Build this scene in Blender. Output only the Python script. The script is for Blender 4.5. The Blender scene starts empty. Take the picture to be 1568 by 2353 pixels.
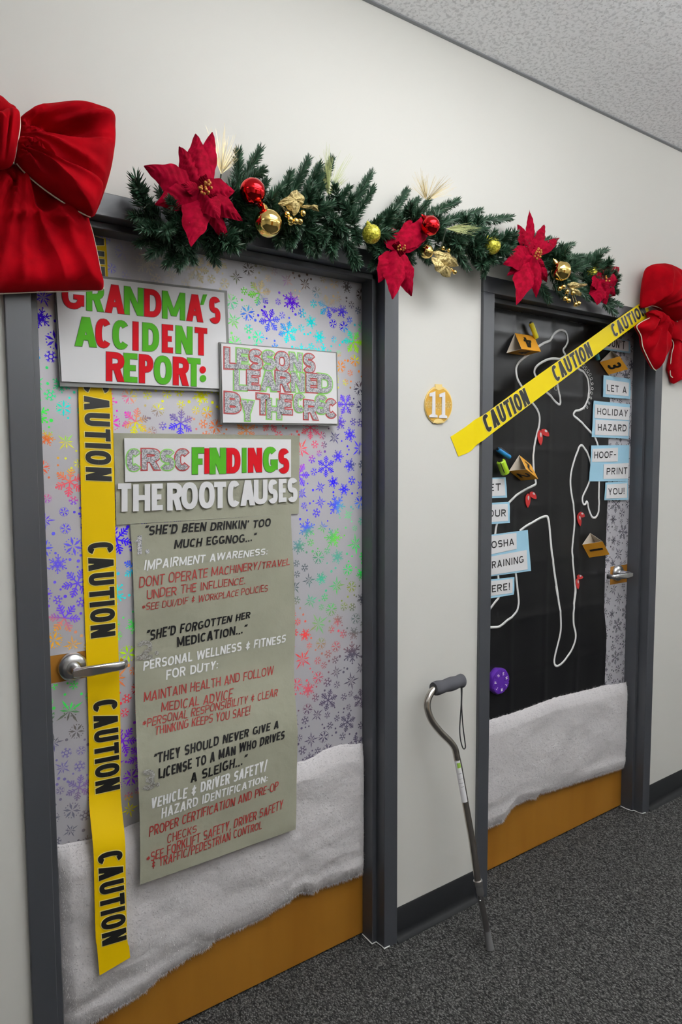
import bpy, bmesh, math, random
import numpy as np
from mathutils import Vector, Matrix

# ------------------------------------------------------------------ camera, world, exposure
scene = bpy.context.scene
C = scene.collection
F, YAW, PITCH, ROLL = 1547.887, 0.60221, -0.0747118, -0.0039919
CAM = np.array([-0.229429, -1.555561, 1.494338])
IW, IH = 1568, 2353
fw = np.array([math.sin(YAW)*math.cos(PITCH), math.cos(YAW)*math.cos(PITCH), math.sin(PITCH)])
r0 = np.array([math.cos(YAW), -math.sin(YAW), 0.0]); u0 = np.cross(r0, fw)
rt = math.cos(ROLL)*r0 + math.sin(ROLL)*u0
up = -math.sin(ROLL)*r0 + math.cos(ROLL)*u0
cd = bpy.data.cameras.new('camera'); cam = bpy.data.objects.new('camera', cd); C.objects.link(cam)
cd.sensor_fit = 'VERTICAL'; cd.sensor_height = 36.0; cd.lens = 36.0*F/IH
cd.clip_start = 0.02; cd.clip_end = 60
cam.matrix_world = Matrix(((rt[0], up[0], -fw[0], CAM[0]), (rt[1], up[1], -fw[1], CAM[1]),
                           (rt[2], up[2], -fw[2], CAM[2]), (0, 0, 0, 1)))
scene.camera = cam
scene.view_settings.view_transform = 'Standard'
scene.view_settings.look = 'None'
scene.view_settings.gamma = 1.0
scene.view_settings.use_curve_mapping = False
scene.view_settings.exposure = -0.35
wd = bpy.data.worlds.new('world'); scene.world = wd; wd.use_nodes = True
wd.node_tree.nodes['Background'].inputs[0].default_value = (0.9, 0.95, 1.0, 1)
wd.node_tree.nodes['Background'].inputs[1].default_value = 0.05
LIGHT_STRENGTH = 9.0
# troffers: x0, x1 along the corridor, strength factor
LIGHTS = [(-2.6, -1.4, 0.5), (0.4, 1.6, 1.2), (3.2, 4.4, 0.6)]
LY0, LY1 = -1.25, -0.65
FILL_UP = 84.0  # strength of the panels added to brighten the ceiling
FILL_LIGHTS = [(0.2, 1.8, 5.0), (3.2, 4.6, 2.0)]     # unseen lit boxes added to brighten wall and ceiling
CEIL = 2.7486
DOOR_Y = 0.080          # face of the door slabs, wall face is y = 0
FR_Y = -0.012           # face of the door frames
rng = random.Random(7)

# ------------------------------------------------------------------ helpers
def srgb(r, g, b):
    f = lambda c: (c/255/12.92) if c/255 <= 0.04045 else ((c/255+0.055)/1.055)**2.4
    return (f(r), f(g), f(b))

def P(px, py, Y):
    """point on the plane y = Y (or surface y = Y(x, z)) seen at photo pixel (px, py)"""
    d = fw + rt*(px-IW/2)/F - up*(py-IH/2)/F
    y = Y(0, 1) if callable(Y) else Y
    for _ in range(6 if callable(Y) else 1):
        t = (y-CAM[1])/d[1]
        p = CAM + d*t
        if callable(Y): y = Y(p[0], p[2])
    return Vector((p[0], p[1], p[2]))

def pxm(px, py, Y):
    """metres per photo pixel there"""
    p = np.array(P(px, py, Y)); return float((p-CAM) @ fw)/F

def mat(name, col, rough=0.5, metal=0.0, spec=0.5, sheen=0.0, sheen_tint=None, bump=None, var=None, coat=0.0, coord='Object'):
    m = bpy.data.materials.new(name); m.use_nodes = True
    nt = m.node_tree; b = nt.nodes['Principled BSDF']
    b.inputs['Base Color'].default_value = (*col, 1)
    b.inputs['Roughness'].default_value = rough
    b.inputs['Metallic'].default_value = metal
    b.inputs['Specular IOR Level'].default_value = spec
    b.inputs['Coat Weight'].default_value = coat
    if sheen:
        b.inputs['Sheen Weight'].default_value = sheen
        b.inputs['Sheen Roughness'].default_value = 0.4
        b.inputs['Sheen Tint'].default_value = (*(sheen_tint or col), 1)
    tc = None
    def coords():
        nonlocal tc
        if tc is None: tc = nt.nodes.new('ShaderNodeTexCoord')
        return tc.outputs[coord]
    if var:      # (scale, col2, lo, hi[, stretch xyz])
        n = nt.nodes.new('ShaderNodeTexNoise'); n.inputs['Scale'].default_value = var[0]; n.inputs['Detail'].default_value = 4
        if len(var) > 4:
            mp = nt.nodes.new('ShaderNodeMapping'); mp.inputs['Scale'].default_value = var[4]
            nt.links.new(coords(), mp.inputs[0]); nt.links.new(mp.outputs[0], n.inputs['Vector'])
        else: nt.links.new(coords(), n.inputs['Vector'])
        r = nt.nodes.new('ShaderNodeValToRGB')
        r.color_ramp.elements[0].position = var[2]; r.color_ramp.elements[0].color = (*col, 1)
        r.color_ramp.elements[1].position = var[3]; r.color_ramp.elements[1].color = (*var[1], 1)
        nt.links.new(n.outputs['Fac'], r.inputs[0]); nt.links.new(r.outputs[0], b.inputs['Base Color'])
    if bump:     # (scale, strength, distance)
        n = nt.nodes.new('ShaderNodeTexNoise'); n.inputs['Scale'].default_value = bump[0]; n.inputs['Detail'].default_value = 5
        nt.links.new(coords(), n.inputs['Vector'])
        bp = nt.nodes.new('ShaderNodeBump'); bp.inputs['Strength'].default_value = bump[1]; bp.inputs['Distance'].default_value = bump[2]
        nt.links.new(n.outputs['Fac'], bp.inputs['Height']); nt.links.new(bp.outputs[0], b.inputs['Normal'])
    return m

def attr_mat(name, rough=0.4, metal=0.0, spec=0.5):
    m = mat(name, (0.5, 0.5, 0.5), rough, metal, spec)
    a = m.node_tree.nodes.new('ShaderNodeAttribute'); a.attribute_name = 'Col'
    m.node_tree.links.new(a.outputs['Color'], m.node_tree.nodes['Principled BSDF'].inputs['Base Color'])
    return m

class MB:
    """collects polygons in world space; build() links them as ONE mesh object"""
    def __init__(s): s.v = []; s.f = []; s.m = []; s.c = []
    def poly(s, pts, m=0, col=None):
        i = len(s.v); s.v.extend([Vector(p) for p in pts]); s.f.append(list(range(i, i+len(pts)))); s.m.append(m); s.c.append(col)
    def grid(s, rows, m=0, closed_u=False, closed_v=False, col=None):
        i = len(s.v); nr = len(rows); nc = len(rows[0])
        for r in rows: s.v.extend([Vector(p) for p in r])
        for a in range(nr if closed_v else nr-1):
            for b in range(nc if closed_u else nc-1):
                a2, b2 = (a+1) % nr, (b+1) % nc
                s.f.append([i+a*nc+b, i+a*nc+b2, i+a2*nc+b2, i+a2*nc+b]); s.m.append(m); s.c.append(col)
    def box(s, x0, x1, y0, y1, z0, z1, m=0):
        v = [(x, y, z) for x in (x0, x1) for y in (y0, y1) for z in (z0, z1)]
        i = len(s.v); s.v.extend([Vector(p) for p in v])
        for q in ((0,1,3,2),(4,6,7,5),(0,4,5,1),(2,3,7,6),(0,2,6,4),(1,5,7,3)):
            s.f.append([i+k for k in q]); s.m.append(m); s.c.append(None)
    def prism(s, pts, off, m=0, m_side=None, back=True):
        """polygon pts plus its copy moved by off (Vector), closed by side walls"""
        off = Vector(off); pts = [Vector(p) for p in pts]; n = len(pts)
        i = len(s.v); s.v.extend(pts); s.v.extend([p+off for p in pts])
        s.f.append(list(range(i, i+n))); s.m.append(m); s.c.append(None)
        if back: s.f.append(list(range(i+2*n-1, i+n-1, -1))); s.m.append(m); s.c.append(None)
        for k in range(n):
            k2 = (k+1) % n
            s.f.append([i+k, i+n+k, i+n+k2, i+k2]); s.m.append(m if m_side is None else m_side); s.c.append(None)
    def tube(s, pts, rad, n=12, m=0, cap=True, flat=1.0):
        pts = [Vector(p) for p in pts]; rs = rad if isinstance(rad, (list, tuple)) else [rad]*len(pts)
        t0 = (pts[1]-pts[0]).normalized(); ref = Vector((0, 1, 0)) if abs(t0.y) < 0.9 else Vector((1, 0, 0))
        nrm = (ref - t0*ref.dot(t0)).normalized(); rows = []
        for k, p in enumerate(pts):
            t = (pts[min(k+1, len(pts)-1)]-pts[max(k-1, 0)]).normalized()
            nrm = (nrm - t*nrm.dot(t)).normalized(); bn = t.cross(nrm)
            rows.append([p + (nrm*math.cos(a)*flat + bn*math.sin(a))*rs[k] for a in [2*math.pi*j/n for j in range(n)]])
        s.grid(rows, m, closed_u=True)
        if cap:
            s.poly(list(reversed(rows[0])), m); s.poly(rows[-1], m)
    def sphere(s, c, r, m=0, nu=24, nv=14, sc=(1, 1, 1)):
        c = Vector(c); rows = []
        for a in range(nv+1):
            th = math.pi*a/nv
            rows.append([c + Vector((sc[0]*r*math.sin(th)*math.cos(2*math.pi*b/nu), sc[1]*r*math.sin(th)*math.sin(2*math.pi*b/nu), sc[2]*r*math.cos(th))) for b in range(nu)])
        s.grid(rows, m, closed_u=True)
    def build(s, name, mats, parent=None, smooth=False, origin=None, bevel=0, weld=False, auto=None):
        if not isinstance(mats, (list, tuple)): mats = [mats]
        if parent is not None: org = Vector(parent['_org'])
        elif origin is not None: org = Vector(origin)
        else:
            lo = [min(v[i] for v in s.v) for i in range(3)]; hi = [max(v[i] for v in s.v) for i in range(3)]
            org = Vector(((lo[0]+hi[0])/2, (lo[1]+hi[1])/2, lo[2]))
        me = bpy.data.meshes.new(name)
        me.from_pydata([tuple(v-org) for v in s.v], [], s.f)
        for m in mats: me.materials.append(m)
        me.polygons.foreach_set('material_index', s.m)
        if any(c is not None for c in s.c):
            ca = me.color_attributes.new('Col', 'FLOAT_COLOR', 'CORNER')
            buf = []
            for f, c in zip(s.f, s.c):
                buf.extend(list((*(c or (0.5, 0.5, 0.5)), 1.0))*len(f))
            ca.data.foreach_set('color', buf)
        if weld:
            bm = bmesh.new(); bm.from_mesh(me); bmesh.ops.remove_doubles(bm, verts=bm.verts, dist=1e-5); bm.to_mesh(me); bm.free()
        if smooth: me.polygons.foreach_set('use_smooth', [True]*len(me.polygons))
        me.update()
        o = bpy.data.objects.new(name, me); C.objects.link(o)
        o.location = (0, 0, 0) if parent is not None else org
        if parent is not None: o.parent = parent
        o['_org'] = tuple(org)
        if bevel:
            b = o.modifiers.new('bevel', 'BEVEL'); b.width = bevel; b.segments = 2; b.limit_method = 'ANGLE'
        if auto:
            me.polygons.foreach_set('use_smooth', [True]*len(me.polygons))
            for e in me.edges: pass
            es = o.modifiers.new('edges', 'EDGE_SPLIT'); es.split_angle = math.radians(auto)
        return o

def tag(o, label, cat, group=None):
    o['label'] = label; o['category'] = cat
    if group: o['group'] = group
    return o
def thing(name, label, cat, loc, group=None):
    o = bpy.data.objects.new(name, None); C.objects.link(o)
    o.location = loc; o['_org'] = tuple(loc); o.empty_display_size = 0.05
    return tag(o, label, cat, group)
def struct(o):
    o['kind'] = 'structure'; return o
def lab(o, label):
    o['label'] = label; return o

def catmull(pts, n=8, closed=False):
    pts = [Vector(p) for p in pts]; N = len(pts); out = []
    for i in range(N if closed else N-1):
        g = (lambda k: pts[k % N]) if closed else (lambda k: pts[min(max(k, 0), N-1)])
        a, b, c, d = g(i-1), g(i), g(i+1), g(i+2)
        for k in range(n):
            t = k/n
            out.append(0.5*((2*b)+(c-a)*t+(2*a-5*b+4*c-d)*t*t+(3*b-a-3*c+d)*t**3))
    if not closed: out.append(pts[-1])
    return out

def interp(xs, ys, x):
    return float(np.interp(x, xs, ys))

# ------------------------------------------------------------------ hand-built block alphabet (polygons in a W x 1 box)
def ribbon(pts, w, closed, e=0.0):
    pts = [Vector((p[0], p[1])) for p in pts]
    q = [pts[0]]
    for p in pts[1:]:
        if (p-q[-1]).length > 1e-4: q.append(p)
    pts = q
    if closed and (pts[0]-pts[-1]).length < 1e-4: pts = pts[:-1]
    n = len(pts); h = w/2+e; L = []; R = []
    for i in range(n):
        a = pts[(i-1) % n] if (closed or i > 0) else None
        b = pts[(i+1) % n] if (closed or i < n-1) else None
        d1 = (pts[i]-a).normalized() if a is not None else None
        d2 = (b-pts[i]).normalized() if b is not None else None
        if d1 is None: d1 = d2
        if d2 is None: d2 = d1
        n1 = Vector((-d1.y, d1.x)); n2 = Vector((-d2.y, d2.x)); m = n1+n2
        if m.length < 1e-3: m = n1
        m.normalize(); k = min(1.0/max(m.dot(n1), 0.2), 2.2)
        p = pts[i]
        if e and not closed:
            if i == 0: p = p - d2*e
            if i == n-1: p = p + d1*e
        L.append(p+m*h*k); R.append(p-m*h*k)
    out = []
    for i in range(n if closed else n-1):
        j = (i+1) % n
        out.append([R[i], R[j], L[j], L[i]])
    return out

def arc(cx, cy, rx, ry, a0, a1, n=10, p=0.82):
    out = []
    for k in range(n+1):
        a = math.radians(a0+(a1-a0)*k/n); c, s = math.cos(a), math.sin(a)
        out.append((cx+rx*math.copysign(abs(c)**p, c), cy+ry*math.copysign(abs(s)**p, s)))
    return out

GW = {'I': .2, '.': .2, ':': .2, ',': .2, "'": .2, '!': .2, '"': .36, '/': .42, '-': .4, 'M': .78, 'W': .95, 'N': .64, 'O': .68, 'G': .66,
      'E': .5, 'F': .5, 'L': .48, '1': .34, ' ': .3, '*': .5, 'A': .66, 'Q': .68, 'D': .62, 'C': .6, 'V': .62, 'U': .62}

def glyph(ch, W, w, e=0.0):
    h = w/2; o = []
    def R(x0, y0, x1, y1): o.append([(x0-e, y0-e), (x1+e, y0-e), (x1+e, y1+e), (x0-e, y1+e)])
    def D(xb, y0, xt, y1, wx):
        o.append([(xb-e, y0-e), (xb+wx+e, y0-e), (xt+wx+e, y1+e), (xt-e, y1+e)])
    def S(pts, closed=False): o.extend(ribbon(pts, w, closed, e))
    stem = lambda: R(0, 0, w, 1)
    if ch == 'A':
        D(0, 0, W/2-w*.62, 1, w*1.15); D(W-w*1.15, 0, W/2-w*.53, 1, w*1.15); R(W*.26, .22, W*.74, .22+w*.85)
    elif ch == 'B':
        stem(); S([(h, 1-h), (W*.45, 1-h)]+arc(W*.45, .75-h*.45, W*.5-h, .25-h*.55, 90, -90)[1:]+[(h, .5)])
        S([(h, .5), (W*.48, .5)]+arc(W*.48, .25+h*.5, W*.52-h, .25-h*.5, 90, -90)[1:]+[(h, h)])
    elif ch == 'C': S(arc(W/2, .5, W/2-h, .5-h, 42, 318, 18))
    elif ch == 'D': stem(); S([(h, 1-h), (W*.4, 1-h)]+arc(W*.4, .5, W*.6-h, .5-h, 90, -90, 14)[1:]+[(h, h)])
    elif ch == 'E': stem(); R(0, 0, W, w*.92); R(0, 1-w*.92, W, 1); R(0, .5-w*.45, W*.88, .5+w*.45)
    elif ch == 'F': stem(); R(0, 1-w*.92, W, 1); R(0, .47-w*.45, W*.86, .47+w*.45)
    elif ch == 'G': S(arc(W/2, .5, W/2-h, .5-h, 45, 350, 20)); R(W*.52, .5-w*.8, W, .5); R(W-w, .12, W, .5)
    elif ch == 'H': stem(); R(W-w, 0, W, 1); R(0, .5-h*.9, W, .5+h*.9)
    elif ch == 'I': R(W/2-h, 0, W/2+h, 1)
    elif ch == 'J': S([(W-h, 1), (W-h, .3)]+arc(W/2, .3, W/2-h, .3-h, 0, -170)[1:])
    elif ch == 'K': stem(); D(w*.6, .42, W-w*1.25, 1, w*1.25); D(W-w*1.25, 0, w*1.0, .62, w*1.25)
    elif ch == 'L': stem(); R(0, 0, W, w*.92)
    elif ch == 'M': stem(); R(W-w, 0, W, 1); D(W/2-w*.5, .12, 0, 1, w); D(W/2-w*.5, .12, W-w, 1, w)
    elif ch == 'N': stem(); R(W-w, 0, W, 1); D(W-w*1.1, 0, 0, 1, w*1.1)
    elif ch == 'O': S(arc(W/2, .5, W/2-h, .5-h, 0, 360, 28), True)
    elif ch == 'P': stem(); S([(h, 1-h), (W*.45, 1-h)]+arc(W*.45, .72-h*.3, W*.55-h, .28-h*.7, 90, -90)[1:]+[(h, .44)])
    elif ch == 'Q': S(arc(W/2, .5, W/2-h, .5-h, 0, 360, 28), True); D(W-w, -.05, W*.5, .28, w)
    elif ch == 'R':
        stem(); S([(h, 1-h), (W*.45, 1-h)]+arc(W*.45, .73-h*.3, W*.55-h, .27-h*.7, 90, -90)[1:]+[(h, .46)])
        D(W-w*1.12, 0, W*.36, .48, w*1.12)
    elif ch == 'S':
        S(arc(W/2, .75-h*.5, W/2-h, .25-h*.5, 28, 180, 9)+arc(W/2, .75-h*.5, W/2-h, .25-h*.5, 180, 262, 5)[1:]+
          arc(W/2, .25+h*.5, W/2-h, .25-h*.5, 82, 0, 5)+arc(W/2, .25+h*.5, W/2-h, .25-h*.5, 0, -152, 9)[1:])
    elif ch == 'T': R(0, 1-w*.95, W, 1); R(W/2-h, 0, W/2+h, 1)
    elif ch == 'U': S([(h, 1), (h, .32)]+arc(W/2, .32, W/2-h, .32-h, 180, 360, 12)[1:]+[(W-h, 1)])
    elif ch == 'V': D(W/2-w*.6, 0, 0, 1, w*1.15); D(W/2-w*.55, 0, W-w*1.15, 1, w*1.15)
    elif ch == 'W':
        D(W*.25-w*.5, 0, 0, 1, w); D(W*.25-w*.5, 0, W*.5-w*.5, 1, w); D(W*.75-w*.5, 0, W*.5-w*.5, 1, w); D(W*.75-w*.5, 0, W-w, 1, w)
    elif ch == 'X': D(0, 0, W-w*1.2, 1, w*1.2); D(W-w*1.2, 0, 0, 1, w*1.2)
    elif ch == 'Y': R(W/2-h, 0, W/2+h, .46); D(W/2-w*.6, .42, 0, 1, w*1.2); D(W/2-w*.6, .42, W-w*1.2, 1, w*1.2)
    elif ch == 'Z': R(0, 1-w, W, 1); R(0, 0, W, w); D(0, w*.7, W-w*1.2, 1-w*.7, w*1.2)
    elif ch == '1': R(W/2-h, 0, W/2+h, 1); D(0, .66, W/2-h, .84, w*.9)
    elif ch == '2': S(arc(W/2, 1-W/2*.9, W/2-h, W/2*.9-h, 165, -20, 10)+[(h*1.1, h)]); R(0, 0, W, w)
    elif ch == '3': S(arc(W/2, .75-h*.4, W/2-h, .25-h*.6, 150, -80, 10)); S(arc(W/2, .26+h*.3, W/2-h, .26-h*.7, 80, -150, 10)); R(W*.35, .5-h, W*.6, .5+h)
    elif ch == '4': R(W*.68-h, 0, W*.68+h, 1); R(0, .24, W, .24+w); D(0, .26, W*.68-w*.9, 1, w*1.1)
    elif ch == ',': D(-.02, -.16, .06, w, w)
    elif ch == '.': R(W/2-h, 0, W/2+h, w)
    elif ch == ':': o.extend([[(x, y) for x, y in arc(W/2, c, h*1.05, h*1.05, 0, 330, 11, 1.0)] for c in (h*1.3, .58)])
    elif ch == '!': R(W/2-h, .28, W/2+h, 1); R(W/2-h, 0, W/2+h, w)
    elif ch == "'": D(W/2-h, .72, W/2-h*.6, 1, w)
    elif ch == '"': D(W*.3-h, .74, W*.3, 1, w); D(W*.7-h, .74, W*.7, 1, w)
    elif ch == '/': D(0, -.08, W-w, 1.05, w)
    elif ch == '-': R(.04, .46-h, W-.04, .46+h)
    elif ch == '&': S([(W*.85, .62), (W*.5, .78), (W*.25, .64), (W*.5, .5), (W*.2, .34), (W*.5, .2), (W*.85, .36)]); R(W*.5-h*.8, 0, W*.5+h*.8, 1)
    elif ch == '*':
        for a in (90, 30, 150):
            c, s = math.cos(math.radians(a))*W*.5, math.sin(math.radians(a))*W*.5; S([(W/2-c, .5-s), (W/2+c, .5+s)])
    return o

def quadmap(bl, br, tl, tr):
    return lambda u, v: bl*(1-u)*(1-v)+br*u*(1-v)+tl*(1-u)*v+tr*u*v

def put_letter(mb, ch, bl, br, tl, tr, w, lift, thick=0.0, m=0, e=0.0, rel=True):
    """one letter in the world quad; w = stroke weight / letter height; lift = offset vector"""
    Hh = ((tl-bl).length+(tr-br).length)/2; Ww = ((br-bl).length+(tr-tl).length)/2
    W = Ww/Hh; q = quadmap(bl, br, tl, tr)
    for i, poly in enumerate(glyph(ch, W, w, e)):     # strokes overlap like layered paper: a hair apart
        pts = [q(p[0]/W, p[1])+lift-Vector((0, 1.5e-5*i, 0)) for p in poly]
        if thick: mb.prism(pts, Vector((0, thick, 0)), m, back=False)
        else: mb.poly(pts, m)

def put_line(mb, text, BL, BR, TL, TR, w, lift, gap=.13, jit=0.0, shear=0.0, m=0, e=0.0, thick=0.0, seed=1):
    """a line of letters fitted into the world quad"""
    rg = random.Random(seed)
    Hh = ((TL-BL).length+(TR-BR).length)/2; L = ((BR-BL).length+(TR-TL).length)/2
    adv = [GW.get(c, .58) for c in text]; ni = 0
    tot = sum(adv)+gap*(len(text)-1); k = (L/Hh)/tot
    q = quadmap(BL, BR, TL, TR); x = 0.0
    for c, a in zip(text, adv):
        if c != ' ':
            jv = rg.uniform(-jit, jit); jr = rg.uniform(-jit, jit); hs = 1+rg.uniform(-jit, jit)
            W = a*k
            for poly in glyph(c, W, w, e):
                pts = []
                for p in poly:
                    u = (x*k + p[0] + shear*(p[1]-.5) + jr*(p[1]-.5))/(tot*k); v = p[1]*hs+jv+jr*(p[0]-W/2)*.6
                    pts.append(q(u, v)+lift)
                ni += 1; mb.lay = getattr(mb, 'lay', {}); mb.lay[len(mb.v)] = (ni % 60)*6e-6
                mb.poly(pts, m)
        x += a+gap

def lay_down(mb, f):
    """put every stroke of a written line onto the surface, each a hair above the last"""
    cur = 0.0
    for j, p in enumerate(mb.v):
        cur = getattr(mb, 'lay', {}).get(j, cur); mb.v[j] = f(j, p)-Vector((0, cur, 0))

def sheet(name, corners, Y, thick, m, parent=None, nx=10, ny=14, wav=0.0, seed=0, m_side=None):
    """paper or board: px corners TL, TR, BR, BL on surface Y, real thickness behind"""
    tl, tr, br, bl = [P(*c, Y) for c in corners]; q = quadmap(bl, br, tl, tr); mb = MB(); rg = random.Random(seed)
    ph = [rg.uniform(0, 6.28) for _ in range(4)]
    f = lambda u, v: q(u, v)+Vector((0, wav*(math.sin(u*5+ph[0])*math.sin(v*6+ph[1])+.5*math.sin(v*17+u*6+ph[2])), 0))
    rows = [[f(i/nx, j/ny) for i in range(nx+1)] for j in range(ny+1)]
    b = [[p+Vector((0, thick, 0)) for p in r] for r in rows]
    mb.grid(rows); mb.grid([list(reversed(r)) for r in b])
    edge = [rows[0][i] for i in range(nx)]+[rows[j][nx] for j in range(ny)]+[rows[ny][i] for i in range(nx, 0, -1)]+[rows[j][0] for j in range(ny, 0, -1)]
    mb.grid([edge, [p+Vector((0, thick, 0)) for p in edge]], closed_u=True)
    return mb.build(name, m, parent, weld=False)

# ------------------------------------------------------------------ materials
M = {}
M['wall'] = mat('wall_paint', (0.70, 0.686, 0.642), 0.75, bump=(260, 0.05, 0.001))
M['frame'] = mat('grey_enamel', (0.047, 0.05, 0.059), 0.42, spec=0.8, bump=(90, 0.03, 0.001))
M['wood'] = mat('stained_oak', (0.34, 0.15, 0.018), 0.5, spec=0.25, var=(7, (0.27, 0.108, 0.011), 0.3, 0.75, (1, 1, 0.12)))
M['base'] = mat('black_vinyl', (0.012, 0.013, 0.015), 0.42)
M['chrome'] = mat('brushed_steel', (0.62, 0.62, 0.63), 0.26, 1.0)
M['white'] = mat('white_card', (0.80, 0.79, 0.80), 0.6)
M['foam'] = mat('grey_board_edge', (0.22, 0.22, 0.21), 0.7)
M['red_card'] = mat('red_card', (0.58, 0.008, 0.015), 0.7, spec=0.12)
M['green_card'] = mat('green_card', (0.085, 0.38, 0.02), 0.7, spec=0.12)
M['ink_grey'] = mat('pencil_grey', (0.16, 0.16, 0.16), 0.7)
M['red_ink'] = mat('red_marker', (0.33, 0.028, 0.022), 0.6)
M['red_pen'] = mat('red_pen_outline', (0.45, 0.05, 0.05), 0.6)
M['green_pen'] = mat('green_pen_outline', (0.25, 0.6, 0.12), 0.6)
M['black_ink'] = mat('black_marker', (0.006, 0.006, 0.007), 0.5)
M['white_ink'] = mat('white_marker', (0.92, 0.92, 0.92), 0.5)
M['olive'] = mat('olive_kraft_paper', (0.295, 0.292, 0.222), 0.6, spec=0.25, var=(6, (0.345, 0.34, 0.262), 0.35, 0.7), bump=(9, 0.5, 0.012))
M['yellow'] = mat('yellow_barrier_film_shaded', (0.84, 0.545, 0.001), 0.5, spec=0.15)  # tape film with the shade on the first door put into its colour
M['yellow_lit'] = mat('yellow_barrier_film_lit', (0.86, 0.67, 0.003), 0.45, spec=0.2)  # same film, stronger light on the slanted tape put into the colour
M['tape_edge'] = mat('pale_yellow_print', (0.95, 0.80, 0.25), 0.45)
M['black_print'] = mat('black_print', (0.008, 0.008, 0.008), 0.45)
M['snow'] = mat('polyester_snow', (0.66, 0.632, 0.638), 0.95, spec=0.1, sheen=0.2, sheen_tint=(1, 1, 1), bump=(150, 0.35, 0.003))
M['velvet'] = mat('red_velvet', (0.25, 0.0006, 0.004), 0.85, spec=0.05, sheen=0.22, sheen_tint=(0.9, 0.03, 0.04), bump=(420, 0.2, 0.001), var=(16, (0.38, 0.001, 0.006), 0.35, 0.65))
M['trim'] = mat('cream_wired_edge', (0.85, 0.78, 0.62), 0.4)
M['petal'] = mat('red_silk_petal', (0.20, 0.001, 0.011), 0.75, spec=0.05, sheen=0.05, sheen_tint=(1, .05, .12), var=(60, (0.33, 0.0015, 0.022), 0.35, 0.65))
M['stamen'] = mat('amber_stamen', (0.5, 0.19, 0.03), 0.5)
M['gold'] = mat('polished_gold', (0.95, 0.68, 0.22), 0.09, 1.0)
M['redball'] = mat('polished_red', (0.75, 0.015, 0.02), 0.08, 1.0)
M['gold_leaf'] = mat('gold_glitter_leaf', (0.72, 0.58, 0.27), 0.38, 0.7, bump=(500, 0.9, 0.002), var=(220, (0.3, 0.22, 0.07), 0.45, 0.6))
M['spray'] = mat('gold_tinsel_needle', (0.75, 0.62, 0.33), 0.4, 0.5)
M['spray_green'] = mat('pale_green_needle', (0.50, 0.55, 0.22), 0.45, 0.1)
M['stem'] = mat('garland_wire', (0.03, 0.045, 0.025), 0.7)
M['needle'] = attr_mat('pine_needle', 0.45)
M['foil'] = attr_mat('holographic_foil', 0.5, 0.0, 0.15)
M['wrap'] = mat('silver_gift_wrap', (0.62, 0.602, 0.64), 0.38, 0.25, bump=(5, 0.12, 0.02))
M['black_film'] = mat('black_plastic_film', (0.006, 0.006, 0.007), 0.3, spec=0.4)
M['cord_white'] = mat('white_paint_line', (0.85, 0.84, 0.83), 0.6)
M['marker_card'] = mat('amber_card', (0.72, 0.32, 0.02), 0.55)
M['marker_in'] = mat('beige_card_back', (0.66, 0.58, 0.48), 0.75)
M['blue_card'] = mat('pale_blue_card', (0.36, 0.62, 0.78), 0.6)
M['purple'] = mat('purple_plastic', (0.10, 0.02, 0.33), 0.28)
M['lime'] = mat('lime_plastic', (0.45, 0.72, 0.03), 0.35)
M['blue'] = mat('blue_plastic', (0.02, 0.22, 0.50), 0.3)
M['teal'] = mat('teal_plastic', (0.03, 0.2, 0.25), 0.35)
M['hl_yellow'] = mat('yellow_plastic', (0.75, 0.68, 0.03), 0.4)
M['black_plastic'] = mat('black_plastic', (0.012, 0.012, 0.013), 0.4)
M['foam_grip'] = mat('grey_foam_grip', (0.085, 0.085, 0.095), 0.95, spec=0.1, bump=(600, 0.4, 0.001))
M['tube'] = mat('bronze_aluminium', (0.52, 0.48, 0.44), 0.22, 1.0)
M['tube_dark'] = mat('grey_aluminium', (0.36, 0.35, 0.35), 0.3, 1.0)
M['rubber'] = mat('grey_rubber', (0.13, 0.13, 0.13), 0.6)
M['strap'] = mat('black_cord', (0.008, 0.008, 0.009), 0.7)
M['label_green'] = mat('label_green', (0.28, 0.48, 0.06), 0.5)
M['orn_gold'] = mat('ochre_print', (0.62, 0.34, 0.035), 0.6)
M['orn_pale'] = mat('pale_yellow_card', (0.88, 0.66, 0.25), 0.6)
M['hoof'] = mat('red_metallic_card', (0.60, 0.035, 0.035), 0.3, 0.35)
M['painted_glint'] = mat('painted_glint', (0.8, 0.78, 0.78), 0.3, 0.5)  # silver tone standing in for the highlight on the hoof prints
M['metal_white'] = mat('white_enamel', (0.8, 0.8, 0.8), 0.4)
M['gap_shade'] = mat('ceiling_gap_shade', (0.25, 0.26, 0.27), 0.6)  # dark tone painted for the shadow gap at the ceiling

def glitter(name, base, dark, scale, metal=0.6):
    m = mat(name, base, 0.35, metal); nt = m.node_tree; b = nt.nodes['Principled BSDF']
    tc = nt.nodes.new('ShaderNodeTexCoord'); vo = nt.nodes.new('ShaderNodeTexVoronoi'); vo.inputs['Scale'].default_value = scale
    nt.links.new(tc.outputs['Object'], vo.inputs['Vector'])
    r = nt.nodes.new('ShaderNodeValToRGB'); e = r.color_ramp.elements
    e[0].position = 0.25; e[0].color = (*dark, 1); e[1].position = 0.75; e[1].color = (*base, 1)
    sep = nt.nodes.new('ShaderNodeSeparateColor'); nt.links.new(vo.outputs['Color'], sep.inputs[0]); nt.links.new(sep.outputs[0], r.inputs[0])
    nt.links.new(r.outputs[0], b.inputs['Base Color'])
    bp = nt.nodes.new('ShaderNodeBump'); bp.inputs['Strength'].default_value = 0.8; bp.inputs['Distance'].default_value = 0.002
    nt.links.new(sep.outputs[1], bp.inputs['Height']); nt.links.new(bp.outputs[0], b.inputs['Normal'])
    return m
M['glitter'] = glitter('silver_glitter', (0.66, 0.65, 0.68), (0.2, 0.2, 0.22), 450, 0.1)
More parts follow.
